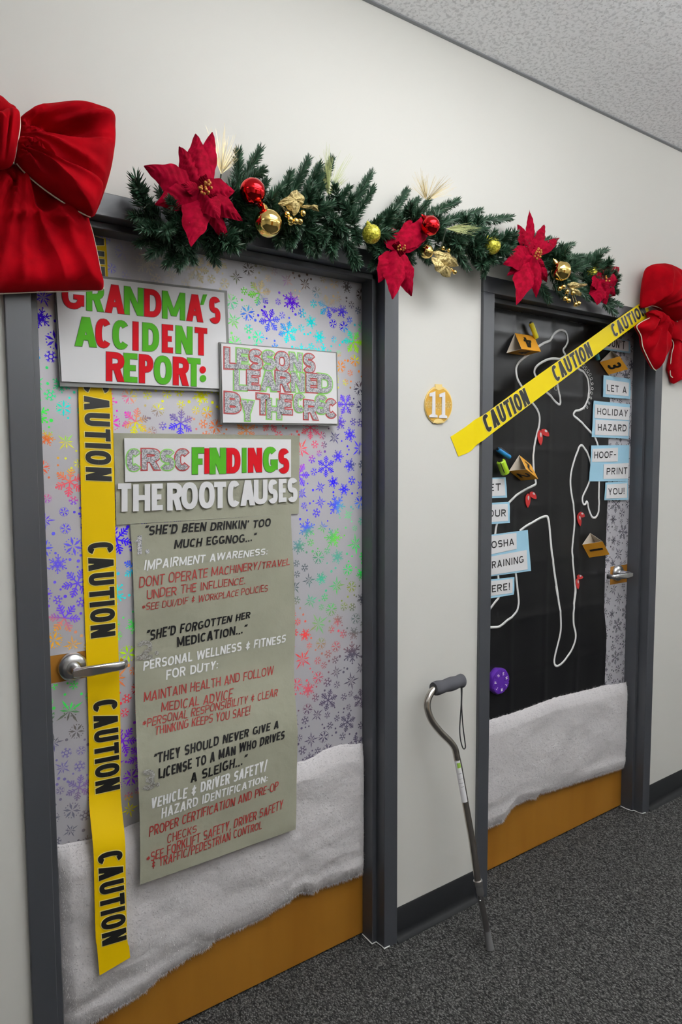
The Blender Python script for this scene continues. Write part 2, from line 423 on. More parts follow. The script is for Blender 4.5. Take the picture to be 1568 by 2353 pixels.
M['glitter_faint'] = glitter('thin_silver_glitter', (0.46, 0.45, 0.43), (0.22, 0.21, 0.18), 420, 0.2)
M['lime_glitter'] = glitter('lime_gold_glitter', (0.85, 0.78, 0.10), (0.28, 0.26, 0.01), 330, 0.45)
M['snow_glitter'] = M['painted_glint']

# carpet: loops laid in slanted ribs
m = mat('carpet_loops', (0.03, 0.03, 0.03), 0.95, spec=0.1); M['carpet'] = m
nt = m.node_tree; b = nt.nodes['Principled BSDF']; L = nt.links.new
tc = nt.nodes.new('ShaderNodeTexCoord')
mp = nt.nodes.new('ShaderNodeMapping'); mp.inputs['Rotation'].default_value = (0, 0, math.radians(20)); mp.inputs['Scale'].default_value = (300, 165, 150)
L(tc.outputs['Object'], mp.inputs[0])
vo = nt.nodes.new('ShaderNodeTexVoronoi'); vo.inputs['Scale'].default_value = 1.0; vo.inputs['Randomness'].default_value = 0.85; L(mp.outputs[0], vo.inputs['Vector'])
no = nt.nodes.new('ShaderNodeTexNoise'); no.inputs['Scale'].default_value = 3.5; no.inputs['Detail'].default_value = 3; L(tc.outputs['Object'], no.inputs['Vector'])
sep = nt.nodes.new('ShaderNodeSeparateColor'); L(vo.outputs['Color'], sep.inputs[0])
r1 = nt.nodes.new('ShaderNodeValToRGB'); e = r1.color_ramp.elements
e[0].position = 0.1; e[0].color = (0.05, 0.049, 0.048, 1); e[1].position = 0.95; e[1].color = (0.25, 0.245, 0.235, 1); L(sep.outputs[0], r1.inputs[0])
r2 = nt.nodes.new('ShaderNodeValToRGB'); e = r2.color_ramp.elements
e[0].position = 0.15; e[0].color = (1, 1, 1, 1); e[1].position = 0.62; e[1].color = (0.3, 0.3, 0.3, 1); L(vo.outputs['Distance'], r2.inputs[0])
mx = nt.nodes.new('ShaderNodeMix'); mx.data_type = 'RGBA'; mx.blend_type = 'MULTIPLY'; mx.inputs[0].default_value = 1.0
L(r1.outputs[0], mx.inputs[6]); L(r2.outputs[0], mx.inputs[7]); L(mx.outputs[2], b.inputs['Base Color'])
iv = nt.nodes.new('ShaderNodeMath'); iv.operation = 'SUBTRACT'; iv.inputs[0].default_value = 1.0; L(vo.outputs['Distance'], iv.inputs[1])
bp = nt.nodes.new('ShaderNodeBump'); bp.inputs['Strength'].default_value = 0.9; bp.inputs['Distance'].default_value = 0.005
L(iv.outputs[0], bp.inputs['Height']); L(bp.outputs[0], b.inputs['Normal'])

# acoustic ceiling tile: pitted and wormy
m = mat('acoustic_tile', (0.6, 0.6, 0.6), 0.9, spec=0.1); M['ceiling'] = m
nt = m.node_tree; b = nt.nodes['Principled BSDF']; L = nt.links.new
tc = nt.nodes.new('ShaderNodeTexCoord')
n1 = nt.nodes.new('ShaderNodeTexNoise'); n1.inputs['Scale'].default_value = 95; n1.inputs['Detail'].default_value = 2; n1.inputs['Distortion'].default_value = 0.6; L(tc.outputs['Object'], n1.inputs['Vector'])
r1 = nt.nodes.new('ShaderNodeValToRGB'); e = r1.color_ramp.elements
e[0].position = 0.36; e[0].color = (0.66, 0.665, 0.68, 1); e[1].position = 0.52; e[1].color = (0.90, 0.905, 0.92, 1); L(n1.outputs['Fac'], r1.inputs[0])
vo = nt.nodes.new('ShaderNodeTexVoronoi'); vo.inputs['Scale'].default_value = 55; L(tc.outputs['Object'], vo.inputs['Vector'])
r2 = nt.nodes.new('ShaderNodeValToRGB'); e = r2.color_ramp.elements
e[0].position = 0.08; e[0].color = (0.6, 0.6, 0.6, 1); e[1].position = 0.12; e[1].color = (1, 1, 1, 1); L(vo.outputs['Distance'], r2.inputs[0])
mx = nt.nodes.new('ShaderNodeMix'); mx.data_type = 'RGBA'; mx.blend_type = 'MULTIPLY'; mx.inputs[0].default_value = 1.0
L(r1.outputs[0], mx.inputs[6]); L(r2.outputs[0], mx.inputs[7]); L(mx.outputs[2], b.inputs['Base Color'])
bp = nt.nodes.new('ShaderNodeBump'); bp.inputs['Strength'].default_value = 0.5; bp.inputs['Distance'].default_value = 0.004
L(n1.outputs['Fac'], bp.inputs['Height']); L(bp.outputs[0], b.inputs['Normal'])

m = bpy.data.materials.new('lamp_diffuser'); m.use_nodes = True; M['lamp'] = []
for k, (a, c, f) in enumerate(LIGHTS):
    m = mat('lamp_diffuser', (0.9, 0.9, 0.9), 0.5); b = m.node_tree.nodes['Principled BSDF']
    b.inputs['Emission Color'].default_value = (0.975, 0.995, 1.0, 1); b.inputs['Emission Strength'].default_value = LIGHT_STRENGTH*f
    M['lamp'].append(m)

# ------------------------------------------------------------------ the corridor
X0, X1, YB = -3.2, 6.4, -3.7
DOORS = [(0.0, 1.0375, 0.019, 0.0165), (1.386, 2.4230, 0.016, 0.016)]     # frame outer edges, stop widths
HEAD, FACE = 2.083, 0.051

mb = MB(); mb.box(X0, X1, YB, 0.02, -0.06, 0.0)
for a, b_, *_ in DOORS: mb.box(a+0.03, b_-0.03, 0.02, 0.3, -0.06, 0.0)
struct(mb.build('floor', M['carpet'], origin=(0, 0, 0)))
mb = MB(); mb.box(X0, X1, YB, 0.0, CEIL, CEIL+0.05)
struct(mb.build('ceiling', M['ceiling'], origin=(0, 0, CEIL)))
mb = MB(); xs = X0
for a, b_, *_ in DOORS:
    mb.box(xs, a+0.02, 0, 0.14, 0, CEIL); mb.box(a+0.02, b_-0.02, 0, 0.14, HEAD-0.02, CEIL); xs = b_-0.02
mb.box(xs, X1, 0, 0.14, 0, CEIL)
struct(mb.build('wall_left', M['wall'], origin=(0, 0, 0)))
mb = MB(); mb.box(X0, 0.3, YB-0.1, YB, 0, CEIL); mb.box(0.3, 1.3, YB-0.1, YB, 2.06, CEIL); mb.box(1.3, X1, YB-0.1, YB, 0, CEIL)
struct(mb.build('wall_right', M['wall'], origin=(0, YB, 0)))
mb = MB(); mb.box(X1, X1+0.1, YB, 0.14, 0, CEIL)
struct(mb.build('wall_far', M['wall'], origin=(X1, -1, 0)))
mb = MB(); mb.box(X0-0.1, X0, YB, 0.14, 0, CEIL)
struct(mb.build('wall_near', M['wall'], origin=(X0, -1, 0)))
# dark strip put in for the shadow gap along the ceiling edge
mb = MB(); mb.box(X0, X1, -0.012, -0.0005, CEIL-0.0035, CEIL)
struct(mb.build('shadow_gap_strip', M['gap_shade'], origin=(0, 0, CEIL)))

def baseboard(name, a, b_):
    prof = [(0, 0.0), (-0.019, 0.0), (-0.0185, 0.003), (-0.011, 0.010), (-0.0065, 0.019), (-0.0045, 0.03), (-0.0035, 0.102), (-0.002, 0.105), (0, 0.105)]
    mb = MB(); mb.grid([[(a, y, z) for y, z in prof], [(b_, y, z) for y, z in prof]])
    mb.poly([(a, y, z) for y, z in prof]); mb.poly([(b_, y, z) for y, z in reversed(prof)])
    struct(mb.build(name, M['base'], auto=50))
baseboard('baseboard_near', X0, DOORS[0][0]); baseboard('baseboard_middle', DOORS[0][1], DOORS[1][0]); baseboard('baseboard_far', DOORS[1][1], X1)

def lever(door, rose, hub_r, dirx, length, ret):
    """round rose, spindle, flat lever with a return end; on the door face"""
    cx, cz = rose; ho = thing('x', 'x', 'x', (cx, DOOR_Y, cz))
    for k in ('label', 'category'): del ho[k]
    ho.name = 'door_handle'; ho.parent = door; ho.location = Vector((cx, DOOR_Y, cz))-Vector(door['_org'])
    n = 40; mb = MB(); rows = []
    for y, r in ((0, hub_r), (-0.005, hub_r), (-0.011, hub_r*0.94), (-0.016, hub_r*0.72), (-0.018, hub_r*0.5)):
        rows.append([(cx+r*math.cos(2*math.pi*k/n), DOOR_Y+y, cz+r*math.sin(2*math.pi*k/n)) for k in range(n)])
    mb.grid(rows, closed_u=True); mb.poly(rows[-1]); mb.build('rose', M['chrome'], ho, auto=40)
    mb = MB(); mb.tube([(cx, DOOR_Y-0.01, cz), (cx, DOOR_Y-0.055, cz)], [0.0135, 0.012], 20); mb.build('spindle', M['chrome'], ho, auto=40)
    # lever blade: rounded bar, hub end deeper than the tip
    path = [(cx-dirx*0.011, DOOR_Y-0.060), (cx+dirx*0.02, DOOR_Y-0.062), (cx+dirx*length*0.8, DOOR_Y-0.062), (cx+dirx*(length-0.008), DOOR_Y-0.061), (cx+dirx*length, DOOR_Y-0.054), (cx+dirx*length, DOOR_Y-0.062+ret)]
    hs = [0.0095, 0.0125, 0.0105, 0.0095, 0.0095, 0.009]; mb = MB(); rows = []
    for i, ((x, y), h) in enumerate(zip(path, hs)):
        a = path[max(i-1, 0)]; b2 = path[min(i+1, len(path)-1)]; t = Vector((b2[0]-a[0], b2[1]-a[1], 0)).normalized(); nn = Vector((-t.y, t.x, 0)); w = 0.0052
        prof = [(-w, -h+.003), (-w+.003, -h), (w-.003, -h), (w, -h+.003), (w, h-.003), (w-.003, h), (-w+.003, h), (-w, h-.003)]
        rows.append([Vector((x, y, cz))+nn*p+Vector((0, 0, q)) for p, q in prof])
    mb.grid(rows, closed_u=True); mb.poly(list(reversed(rows[0]))); mb.poly(rows[-1]); mb.build('lever', M['chrome'], ho, auto=45)

def door(name, k, rose, dirx):
    a, b_, sl, sr = DOORS[k]
    e = bpy.data.objects.new(name, None); C.objects.link(e); org = ((a+b_)/2, DOOR_Y, 0); e.location = org; e['_org'] = org; struct(e)
    mb = MB(); y0, y1 = FR_Y, 0.15; T = HEAD
    # face plates returned 3 cm onto the wall line, jambs, head, then the stops
    mb.box(a, a+FACE, y0, y1, 0, T-FACE); mb.box(b_-FACE, b_, y0, y1, 0, T-FACE); mb.box(a, b_, y0, y1, T-FACE, T)
    mb.box(a+FACE, a+FACE+sl, 0.026, DOOR_Y-0.001, 0, T-FACE); mb.box(b_-FACE-sr, b_-FACE, 0.026, DOOR_Y-0.001, 0, T-FACE)
    mb.box(a+FACE, b_-FACE, 0.026, DOOR_Y-0.001, T-FACE-0.016, T-FACE)
    mb.build('door_frame', M['frame'], e, bevel=0.0018)
    mb = MB(); mb.box(a+FACE+0.004, b_-FACE-0.004, DOOR_Y, DOOR_Y+0.044, 0.007, T-FACE-0.004); mb.build('door_leaf', M['wood'], e, bevel=0.001)
    # bare caulk where the paint stops above the carpet
    rg = random.Random(k+3); mb = MB(); x = b_-FACE-sr; pts = []
    for X, Y in ((x, DOOR_Y-0.002), (x-0.001, 0.05), (x, 0.025), (b_-FACE-.002, 0.024), (b_-FACE-0.001, 0.0), (b_-FACE, FR_Y-0.002), (b_-FACE+0.02, FR_Y-0.002)):
        pts.append((X+rg.uniform(-.002, .001), Y+rg.uniform(-.001, .001), 0.003+rg.uniform(0, .003)))
    mb.tube(pts, [0.0012+rg.uniform(0, .0012) for _ in pts], 6); mb.build('caulk_bead', M['metal_white'], e)
    lever(e, rose, 0.0335 if k == 0 else 0.034, dirx, 0.108, 0.034)
    return e
p = P(166, 1531, DOOR_Y); door_a = door('door_1', 0, (p.x, p.z), 1)
p = P(1418.5, 1316, DOOR_Y); door_b = door('door_2', 1, (p.x, p.z), -1)
# the plain door across the corridor
e = bpy.data.objects.new('door_3', None); C.objects.link(e); e.location = (0.8, YB, 0); e['_org'] = (0.8, YB, 0); struct(e)
mb = MB(); mb.box(0.3, 0.35, YB-.1, YB+.012, 0, 2.06); mb.box(1.25, 1.3, YB-.1, YB+.012, 0, 2.06); mb.box(0.35, 1.25, YB-.1, YB+.012, 2.01, 2.06); mb.build('door_frame', M['frame'], e)
mb = MB(); mb.box(0.352, 1.248, YB-.09, YB-.05, 0.007, 2.008); mb.build('door_leaf', M['wood'], e)

# ceiling troffers
for k, (a, b_, f) in enumerate(LIGHTS):
    t = thing('ceiling_light', ('white recessed fluorescent troffer in the ceiling before the first door', 'white recessed fluorescent troffer in the ceiling beside the snowflake door',
              'white recessed fluorescent troffer in the ceiling beyond the black sheeted door')[k], 'ceiling light', ((a+b_)/2, (LY0+LY1)/2, CEIL-0.012), 'ceiling troffers of the corridor')
    mb = MB(); z0, z1 = CEIL-0.012, CEIL+0.001; w = 0.025
    mb.box(a-w, b_+w, LY0-w, LY0, z0, z1); mb.box(a-w, b_+w, LY1, LY1+w, z0, z1); mb.box(a-w, a, LY0, LY1, z0, z1); mb.box(b_, b_+w, LY0, LY1, z0, z1)
    mb.build('frame', M['metal_white'], t)
    mb = MB(); mb.box(a, b_, LY0, LY1, CEIL-0.008, CEIL-0.001); mb.build('diffuser', M['lamp'][k], t)
for k, (a, b_, f) in enumerate(FILL_LIGHTS):  # fill lights out of view, added to lift wall and ceiling
    t = thing('added_fill_light', ('white unseen fill light added facing the two doors', 'white unseen fill light added farther along, past the second door')[k], 'fill light', ((a+b_)/2, -1.95, CEIL-0.59), 'added fill lights of the corridor')
    mb = MB(); mb.box(a-.02, a, -2.09, -1.81, CEIL-.60, CEIL-.50); mb.box(b_, b_+.02, -2.09, -1.81, CEIL-.60, CEIL-.50); mb.build('frame', M['metal_white'], t)
    mb = MB(); mb.box(a, b_, -2.08, -1.82, CEIL-.59, CEIL-.51)
    m = mat('fill_diffuser', (0.9, 0.9, 0.9), 0.5); b = m.node_tree.nodes['Principled BSDF']
    b.inputs['Emission Color'].default_value = (0.975, 0.995, 1.0, 1); b.inputs['Emission Strength'].default_value = f
    mb.build('diffuser', m, t)
    m2 = m.copy(); m2.node_tree.nodes['Principled BSDF'].inputs['Emission Strength'].default_value = FILL_UP
    mb = MB(); mb.box(a, b_, -2.06, -1.84, CEIL-.5095, CEIL-.507); mb.build('fill_panel', m2, t)  # glowing panel added to throw light up at the ceiling
    for x in (a+.3, b_-.3):
        mb = MB(); mb.tube([(x, -1.95, CEIL), (x, -1.95, CEIL-.505)], .002, 6); mb.build('cable', M['metal_white'], t)

# ------------------------------------------------------------------ snowflake gift wrap
def flake_polys(kind):
    """unit-radius snowflake as polygons in 2D"""
    out = []
    def bar(a, b_, w0, w1=None):
        a = Vector(a); b_ = Vector(b_); d = (b_-a).normalized(); n = Vector((-d.y, d.x)); w1 = w0 if w1 is None else w1
        out.append([a-n*w0, b_-n*w1, b_+n*w1, a+n*w0])
    def dot(c, r, n=7): out.append([(c[0]+r*math.cos(2*math.pi*k/n), c[1]+r*math.sin(2*math.pi*k/n)) for k in range(n)])
    N = 8 if kind == 4 else 6
    for k in range(N):
        a = 2*math.pi*k/N+math.pi/2; d = Vector((math.cos(a), math.sin(a))); n = Vector((-d.y, d.x))
        if kind == 0:      # big feathered
            bar(d*.0, d*.92, .045); dot(d*.93, .09)
            for r, l in ((.34, .2), (.52, .27), (.7, .2)):
                for s in (-1, 1): bar(d*r, d*(r+l*.75)+n*s*l, .042)
        elif kind == 1:    # six fat petals with side dots
            out.append([d*.08, d*.5+n*.13, d*.95, d*.5-n*.13])
            for s in (-1, 1): dot(d*.72+n*s*.26, .07, 6)
        elif kind == 2:    # small star with ring
            bar(d*.25, d*.95, .10, .05)
            for s in (-1, 1): bar(d*.58, d*.85+n*s*.26, .05)
            a2 = a+math.pi/3; d2 = Vector((math.cos(a2), math.sin(a2))); bar(d*.4, d2*.4, .07)
        elif kind == 3:    # arrows and inner diamond
            bar(d*.05, d*.8, .045)
            for s in (-1, 1): bar(d*.45, d*.72+n*s*.25, .05); bar(d*.25, d*.42+n*s*.17, .045); bar(d*.1, d*.26+n*s*.15, .06)
            dot(d*.9, .085)
        elif kind == 4:    # starburst of needles
            L_ = 1.0 if k % 2 == 0 else .68
            out.append([d*.0, d*L_*.6+n*.075, d*L_, d*L_*.6-n*.075]); dot(d*L_*.45+n*.17, .05, 6)
    return out

# foil's rainbow sheen put into the flake colours, read off the photograph (pixel, tint)
SHEEN_TINT = [(575,685,120,255,80),(605,715,90,50,240),(575,730,90,110,255),(670,695,100,40,240),(715,720,50,200,250),(775,745,70,30,240),(545,755,140,240,120),(575,770,80,240,140),
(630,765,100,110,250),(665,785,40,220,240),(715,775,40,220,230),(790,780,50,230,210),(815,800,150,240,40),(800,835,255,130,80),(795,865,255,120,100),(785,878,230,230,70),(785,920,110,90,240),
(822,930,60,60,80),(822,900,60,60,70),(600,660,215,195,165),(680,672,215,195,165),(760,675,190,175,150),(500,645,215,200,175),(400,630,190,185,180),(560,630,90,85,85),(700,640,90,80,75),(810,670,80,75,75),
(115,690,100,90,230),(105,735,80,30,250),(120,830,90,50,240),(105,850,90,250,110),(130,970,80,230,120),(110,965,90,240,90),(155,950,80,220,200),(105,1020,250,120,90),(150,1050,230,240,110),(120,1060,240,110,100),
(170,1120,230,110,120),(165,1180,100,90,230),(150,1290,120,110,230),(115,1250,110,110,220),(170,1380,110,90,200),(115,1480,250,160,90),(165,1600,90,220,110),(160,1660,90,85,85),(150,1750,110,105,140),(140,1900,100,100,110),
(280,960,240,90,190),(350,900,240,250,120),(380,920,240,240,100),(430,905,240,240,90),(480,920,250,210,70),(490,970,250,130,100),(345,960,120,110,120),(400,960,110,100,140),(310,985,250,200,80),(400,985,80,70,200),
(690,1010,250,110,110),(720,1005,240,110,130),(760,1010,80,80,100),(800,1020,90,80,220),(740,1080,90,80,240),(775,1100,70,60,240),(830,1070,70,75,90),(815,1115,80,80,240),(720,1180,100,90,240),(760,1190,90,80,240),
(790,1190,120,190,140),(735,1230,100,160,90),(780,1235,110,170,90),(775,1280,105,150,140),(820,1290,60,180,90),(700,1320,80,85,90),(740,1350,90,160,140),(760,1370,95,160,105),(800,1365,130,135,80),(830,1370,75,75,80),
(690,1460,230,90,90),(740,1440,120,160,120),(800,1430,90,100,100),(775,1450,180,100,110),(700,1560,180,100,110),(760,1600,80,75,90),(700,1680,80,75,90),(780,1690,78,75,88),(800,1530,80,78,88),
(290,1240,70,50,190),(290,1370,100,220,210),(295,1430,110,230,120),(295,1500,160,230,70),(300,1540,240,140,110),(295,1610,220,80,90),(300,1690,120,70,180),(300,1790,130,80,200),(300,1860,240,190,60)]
_tp = [(P(a, b_, DOOR_Y), (r, g, b2)) for a, b_, r, g, b2 in SHEEN_TINT]
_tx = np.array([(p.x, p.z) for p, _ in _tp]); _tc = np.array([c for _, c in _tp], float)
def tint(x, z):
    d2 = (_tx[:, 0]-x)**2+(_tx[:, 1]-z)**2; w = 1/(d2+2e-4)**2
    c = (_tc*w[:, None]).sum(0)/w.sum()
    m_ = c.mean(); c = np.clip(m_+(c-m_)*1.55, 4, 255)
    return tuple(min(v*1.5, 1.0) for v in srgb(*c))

def wrap(name, rects, Y, dark, seed, label, holes=()):
    mb = MB()
    for x0, x1, z0, z1 in rects:
        nx = max(2, int((x1-x0)/.05)); nz = max(2, int((z1-z0)/.05))
        yy = lambda x, z: Y-0.0006-0.0005*math.sin(x*23)*math.sin(z*17)
        mb.grid([[(x0+(x1-x0)*i/nx, yy(x0+(x1-x0)*i/nx, z0+(z1-z0)*j/nz), z0+(z1-z0)*j/nz) for i in range(nx+1)] for j in range(nz+1)])
    o = mb.build(name, M['wrap'], smooth=True, weld=True); tag(o, label, 'wrapping paper')
    rg = random.Random(seed); pl = []; mbf = MB(); shapes = [flake_polys(k) for k in range(5)]
    X0_, X1_ = min(r[0] for r in rects), max(r[1] for r in rects); Z0_, Z1_ = min(r[2] for r in rects), max(r[3] for r in rects)
    inside = lambda x, z, r: any(a+r*.35 < x < b_-r*.35 and c+r*.35 < z < d-r*.35 for a, b_, c, d in rects)
    area = sum((b_-a)*(d-c) for a, b_, c, d in rects)
    for rmin, rmax, n, kinds in ((.030, .037, 72, (0, 0, 4, 3)), (.019, .025, 165, (3, 1, 1, 4)), (.011, .016, 190, (2, 2, 1)), (.0026, .0046, 420, ('d',))):
        n = int(n*area)
        tries = 0
        while n > 0 and tries < 9000:
            tries += 1
            r = rg.uniform(rmin, rmax); x = rg.uniform(X0_, X1_); z = rg.uniform(Z0_, Z1_)
            if not inside(x, z, r): continue
            if any((x-a)**2+(z-b_)**2 < (r*.86+c*.86+.003)**2 for a, b_, c in pl): continue
            pl.append((x, z, r)); n -= 1; k = rg.choice(kinds); a = rg.uniform(0, 1.05); ca, sa = math.cos(a), math.sin(a)
            polys = [[(math.cos(t*1.047), math.sin(t*1.047)) for t in range(6)]] if k == 'd' else shapes[k]
            for pol in polys:
                pts = [(x+r*(ca*p[0]-sa*p[1]), z+r*(sa*p[0]+ca*p[1])) for p in pol]
                if not all(any(a_ <= q[0] <= b_ and c_ <= q[1] <= d_ for a_, b_, c_, d_ in rects) for q in pts): continue
                cx = sum(q[0] for q in pts)/len(pts); cz = sum(q[1] for q in pts)/len(pts)
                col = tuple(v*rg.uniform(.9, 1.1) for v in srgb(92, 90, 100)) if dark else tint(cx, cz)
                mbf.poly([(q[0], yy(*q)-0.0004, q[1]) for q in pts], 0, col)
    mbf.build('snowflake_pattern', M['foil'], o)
    return o

hx = P(199, 1530, DOOR_Y).x; hz1 = P(150, 1502, DOOR_Y).z; hz0 = P(150, 1565, DOOR_Y).z
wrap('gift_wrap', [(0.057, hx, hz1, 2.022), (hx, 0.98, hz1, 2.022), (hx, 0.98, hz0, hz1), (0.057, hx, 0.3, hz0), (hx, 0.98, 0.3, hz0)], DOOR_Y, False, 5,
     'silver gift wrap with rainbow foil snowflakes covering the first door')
hx0 = P(1403, 1316, DOOR_Y).x; hz1 = P(1425, 1299, DOOR_Y).z; hz0 = P(1425, 1340, DOOR_Y).z
wrap('gift_wrap', [(1.443, hx0, .32, 2.022), (hx0, 2.366, hz1, 2.022), (hx0, 2.366, .32, hz0)], DOOR_Y, True, 9,
     'silver gift wrap with dark snowflakes showing as a strip beside the black sheet')

# ------------------------------------------------------------------ boards with cut-out letters
def zoomer(x0, y0, s): return lambda x, y: (x0+x/s, y0+y/s)
zA = zoomer(100, 640, 3.5636); zB = zoomer(480, 640, 3.7333); zC = zoomer(230, 960, 3.2)
zD = zoomer(290, 1180, 3.7333); zE = zoomer(290, 1580, 3.7333)
zG = zoomer(1100, 700, 4.1263); zH = zoomer(1110, 980, 4.3556); zI = zoomer(1110, 1340, 4.3556)

def letter_part(parent, ch, quad, Y, w, fill, outline, oe, thick=0.0012, name='letter'):
    """cut-out letter glued on a board; quad = px bl, br, tl, tr"""
    bl, br, tl, tr = [P(*c, Y) for c in quad]; mb = MB()
    if outline is not None: put_letter(mb, ch, bl, br, tl, tr, w, Vector((0, -0.0003, 0)), 0.0003, 1, oe)
    put_letter(mb, ch, bl, br, tl, tr, w, Vector((0, -thick, 0)), thick, 0)
    return mb.build(name, [M[fill], M[outline or fill]], parent)

YS = 0.063    # faces of the first board
o = sheet('report_sign', [zA(82, -68), zA(1504, 100), zA(1535, 930), zA(135, 882)], YS, 0.006, M['foam'], nx=2, ny=2)
tag(o, "white board on grey backing reading GRANDMA'S ACCIDENT REPORT", 'sign'); rs = o
sheet('panel', [zA(96, -46), zA(1481, 115), zA(1513, 905), zA(150, 842)], YS-0.004, 0.0039, M['white'], rs, 2, 2)
Yl = YS-0.0042
L1 = [('G',150,332,'r'),('R',350,495,'g'),('A',503,663,'r'),('N',660,818,'g'),('D',825,965,'r'),('M',972,1160,'g'),('A',1170,1308,'r'),('S',1358,1448,'r')]
lin = lambda xa, ya, xb, yb: (lambda x: ya+(yb-ya)*(x-xa)/(xb-xa))
def row(parent, letters, base, top, z, Y, w, oe=.012):
    for ch, xa, xb, c in letters:
        q = [z(xa, base(xa)), z(xb, base(xb)), z(xa, top(xa)), z(xb, top(xb))]
        letter_part(parent, ch, q, Y, w, {'r': 'red_card', 'g': 'green_card', 'w': 'white'}[c], 'ink_grey', oe)
b1, t1 = lin(150, 240, 1448, 374), lin(150, 0, 1448, 157)
row(rs, L1, b1, t1, zA, Yl, .2)
q = [zA(1285, 215), zA(1312, 215), zA(1308, 130), zA(1342, 130)]
bl, br, tl, tr = [P(*c, Yl-.0012) for c in q]; mb = MB(); mb.prism([bl, br, tr, tl], (0, .0012, 0)); mb.build('letter', M['green_card'], rs)
row(rs, [('A',255,437,'g'),('C',425,555,'r'),('C',565,702,'g'),('I',728,780,'r'),('D',810,946,'g'),('E',970,1060,'r'),('N',1082,1220,'g'),('T',1240,1340,'r')],
    lin(255, 552, 1340, 632), lin(255, 308, 1340, 408), zA, Yl, .21)
row(rs, [('R',512,662,'r'),('E',656,768,'g'),('P',782,898,'r'),('O',904,1050,'g'),('R',1060,1190,'r'),('T',1176,1285,'g')],
    lin(510, 838, 1285, 886), lin(510, 598, 1285, 656), zA, Yl, .21)
for (cx, cy, c) in ((1306, 747, 'red_card'), (1308, 818, 'green_card')):
    mb = MB(); mb.prism([P(*zA(cx+26*math.cos(2*math.pi*k/24), cy+29*math.sin(2*math.pi*k/24)), Yl-.0012) for k in range(24)], (0, .0012, 0)); mb.build('letter', M[c], rs)

YS2 = 0.052
o = sheet('lessons_sign', [zB(92, 545), zB(1100, 632), zB(1116, 1262), zB(106, 1246)], YS2, 0.008, M['foam'], nx=6, ny=3, wav=.0012, seed=4)
tag(o, 'white board with glittery letters reading LESSONS LEARNED BY THE CRSC', 'sign'); ls = o
sheet('panel', [zB(107, 556), zB(1090, 640), zB(1104, 1245), zB(122, 1236)], YS2-0.004, 0.0028, M['white'], ls, 2, 2)
Yl = YS2-0.0042
LL = [('L',135,240,598,772,'r'),('E',238,345,604,776,'g'),('S',348,458,612,782,'r'),('S',458,568,620,786,'g'),('O',566,688,630,793,'r'),('N',692,800,640,797,'g'),('S',814,908,648,805,'r'),
('L',217,325,785,958,'g'),('E',328,435,789,955,'r'),('A',442,580,795,963,'g'),('R',572,700,798,967,'r'),('N',705,820,808,972,'g'),('E',836,934,816,975,'r'),('D',932,1058,822,983,'g'),
('B',136,272,980,1153,'r'),('Y',274,388,1046,1218,'g'),('T',410,514,992,1164,'r'),('H',498,622,1036,1204,'g'),('E',612,714,996,1164,'r'),('C',727,826,988,1146,'g'),('R',816,938,1048,1208,'r'),('S',915,1014,1002,1160,'g'),('C',1000,1097,1036,1194,'r')]
for ch, xa, xb, ya, yb, c in LL:
    s = 6*(xb-xa)/110; q = [zB(xa, yb-s*.4), zB(xb, yb+s*.4), zB(xa, ya-s), zB(xb, ya+s)]
    letter_part(ls, ch, q, Yl, .25, 'glitter', 'red_pen' if c == 'r' else 'green_pen', .065)

YF = 0.074
o = sheet('findings_poster', [zC(100, 112), zC(1470, 130), zC(1462, 705), zC(120, 788)], YF, 0.001, M['olive'], nx=16, ny=8, wav=.0012, seed=2)
tag(o, 'olive paper header with a white card, reading CRSC FINDINGS THE ROOT CAUSES', 'poster'); fp = o
sheet('card', [zC(178, 150), zC(1405, 158), zC(1405, 438), zC(185, 472)], YF-0.005, 0.002, M['white'], fp, 2, 2)
for ch, xa, xb, ya, yb, c in [('C',196,300,233,392,'g'),('R',306,440,230,382,'r'),('S',446,545,236,385,'g'),('C',552,660,232,385,'r')]:
    letter_part(fp, ch, [zC(xa, yb), zC(xb, yb-2), zC(xa, ya), zC(xb, ya)], YF-.0052, .24, 'glitter', 'red_pen' if c == 'r' else 'green_pen', .06)
for ch, xa, xb, ya, yb, c in [('F',675,765,218,416,'g'),('I',768,802,225,412,'r'),('N',806,925,221,414,'g'),('D',930,1032,222,408,'r'),('I',1038,1083,222,404,'g'),('N',1088,1191,222,402,'r'),('G',1198,1306,214,402,'g'),('S',1312,1390,226,410,'r')]:
    letter_part(fp, ch, [zC(xa, yb+1), zC(xb, yb-2), zC(xa, ya), zC(xb, ya)], YF-.0052, {'I': .2}.get(ch, .24), {'r': 'red_card', 'g': 'green_card'}[c], 'ink_grey', .012)
for ch, xa, xb, ya, yb in [('T',130,228,483,690),('H',242,368,489,686),('E',378,460,485,680),('R',492,605,479,680),('O',596,718,475,672),('O',726,842,470,666),('T',838,926,472,664),('C',938,1030,463,655),('A',1032,1140,460,645),('U',1130,1230,456,636),('S',1236,1305,455,630),('E',1312,1370,450,620),('S',1378,1452,443,620)]:
    letter_part(fp, ch, [zC(xa, yb+3), zC(xb, yb-3), zC(xa, ya), zC(xb, ya-2)], YF-.0035, .21, 'white', None, 0, .0015)

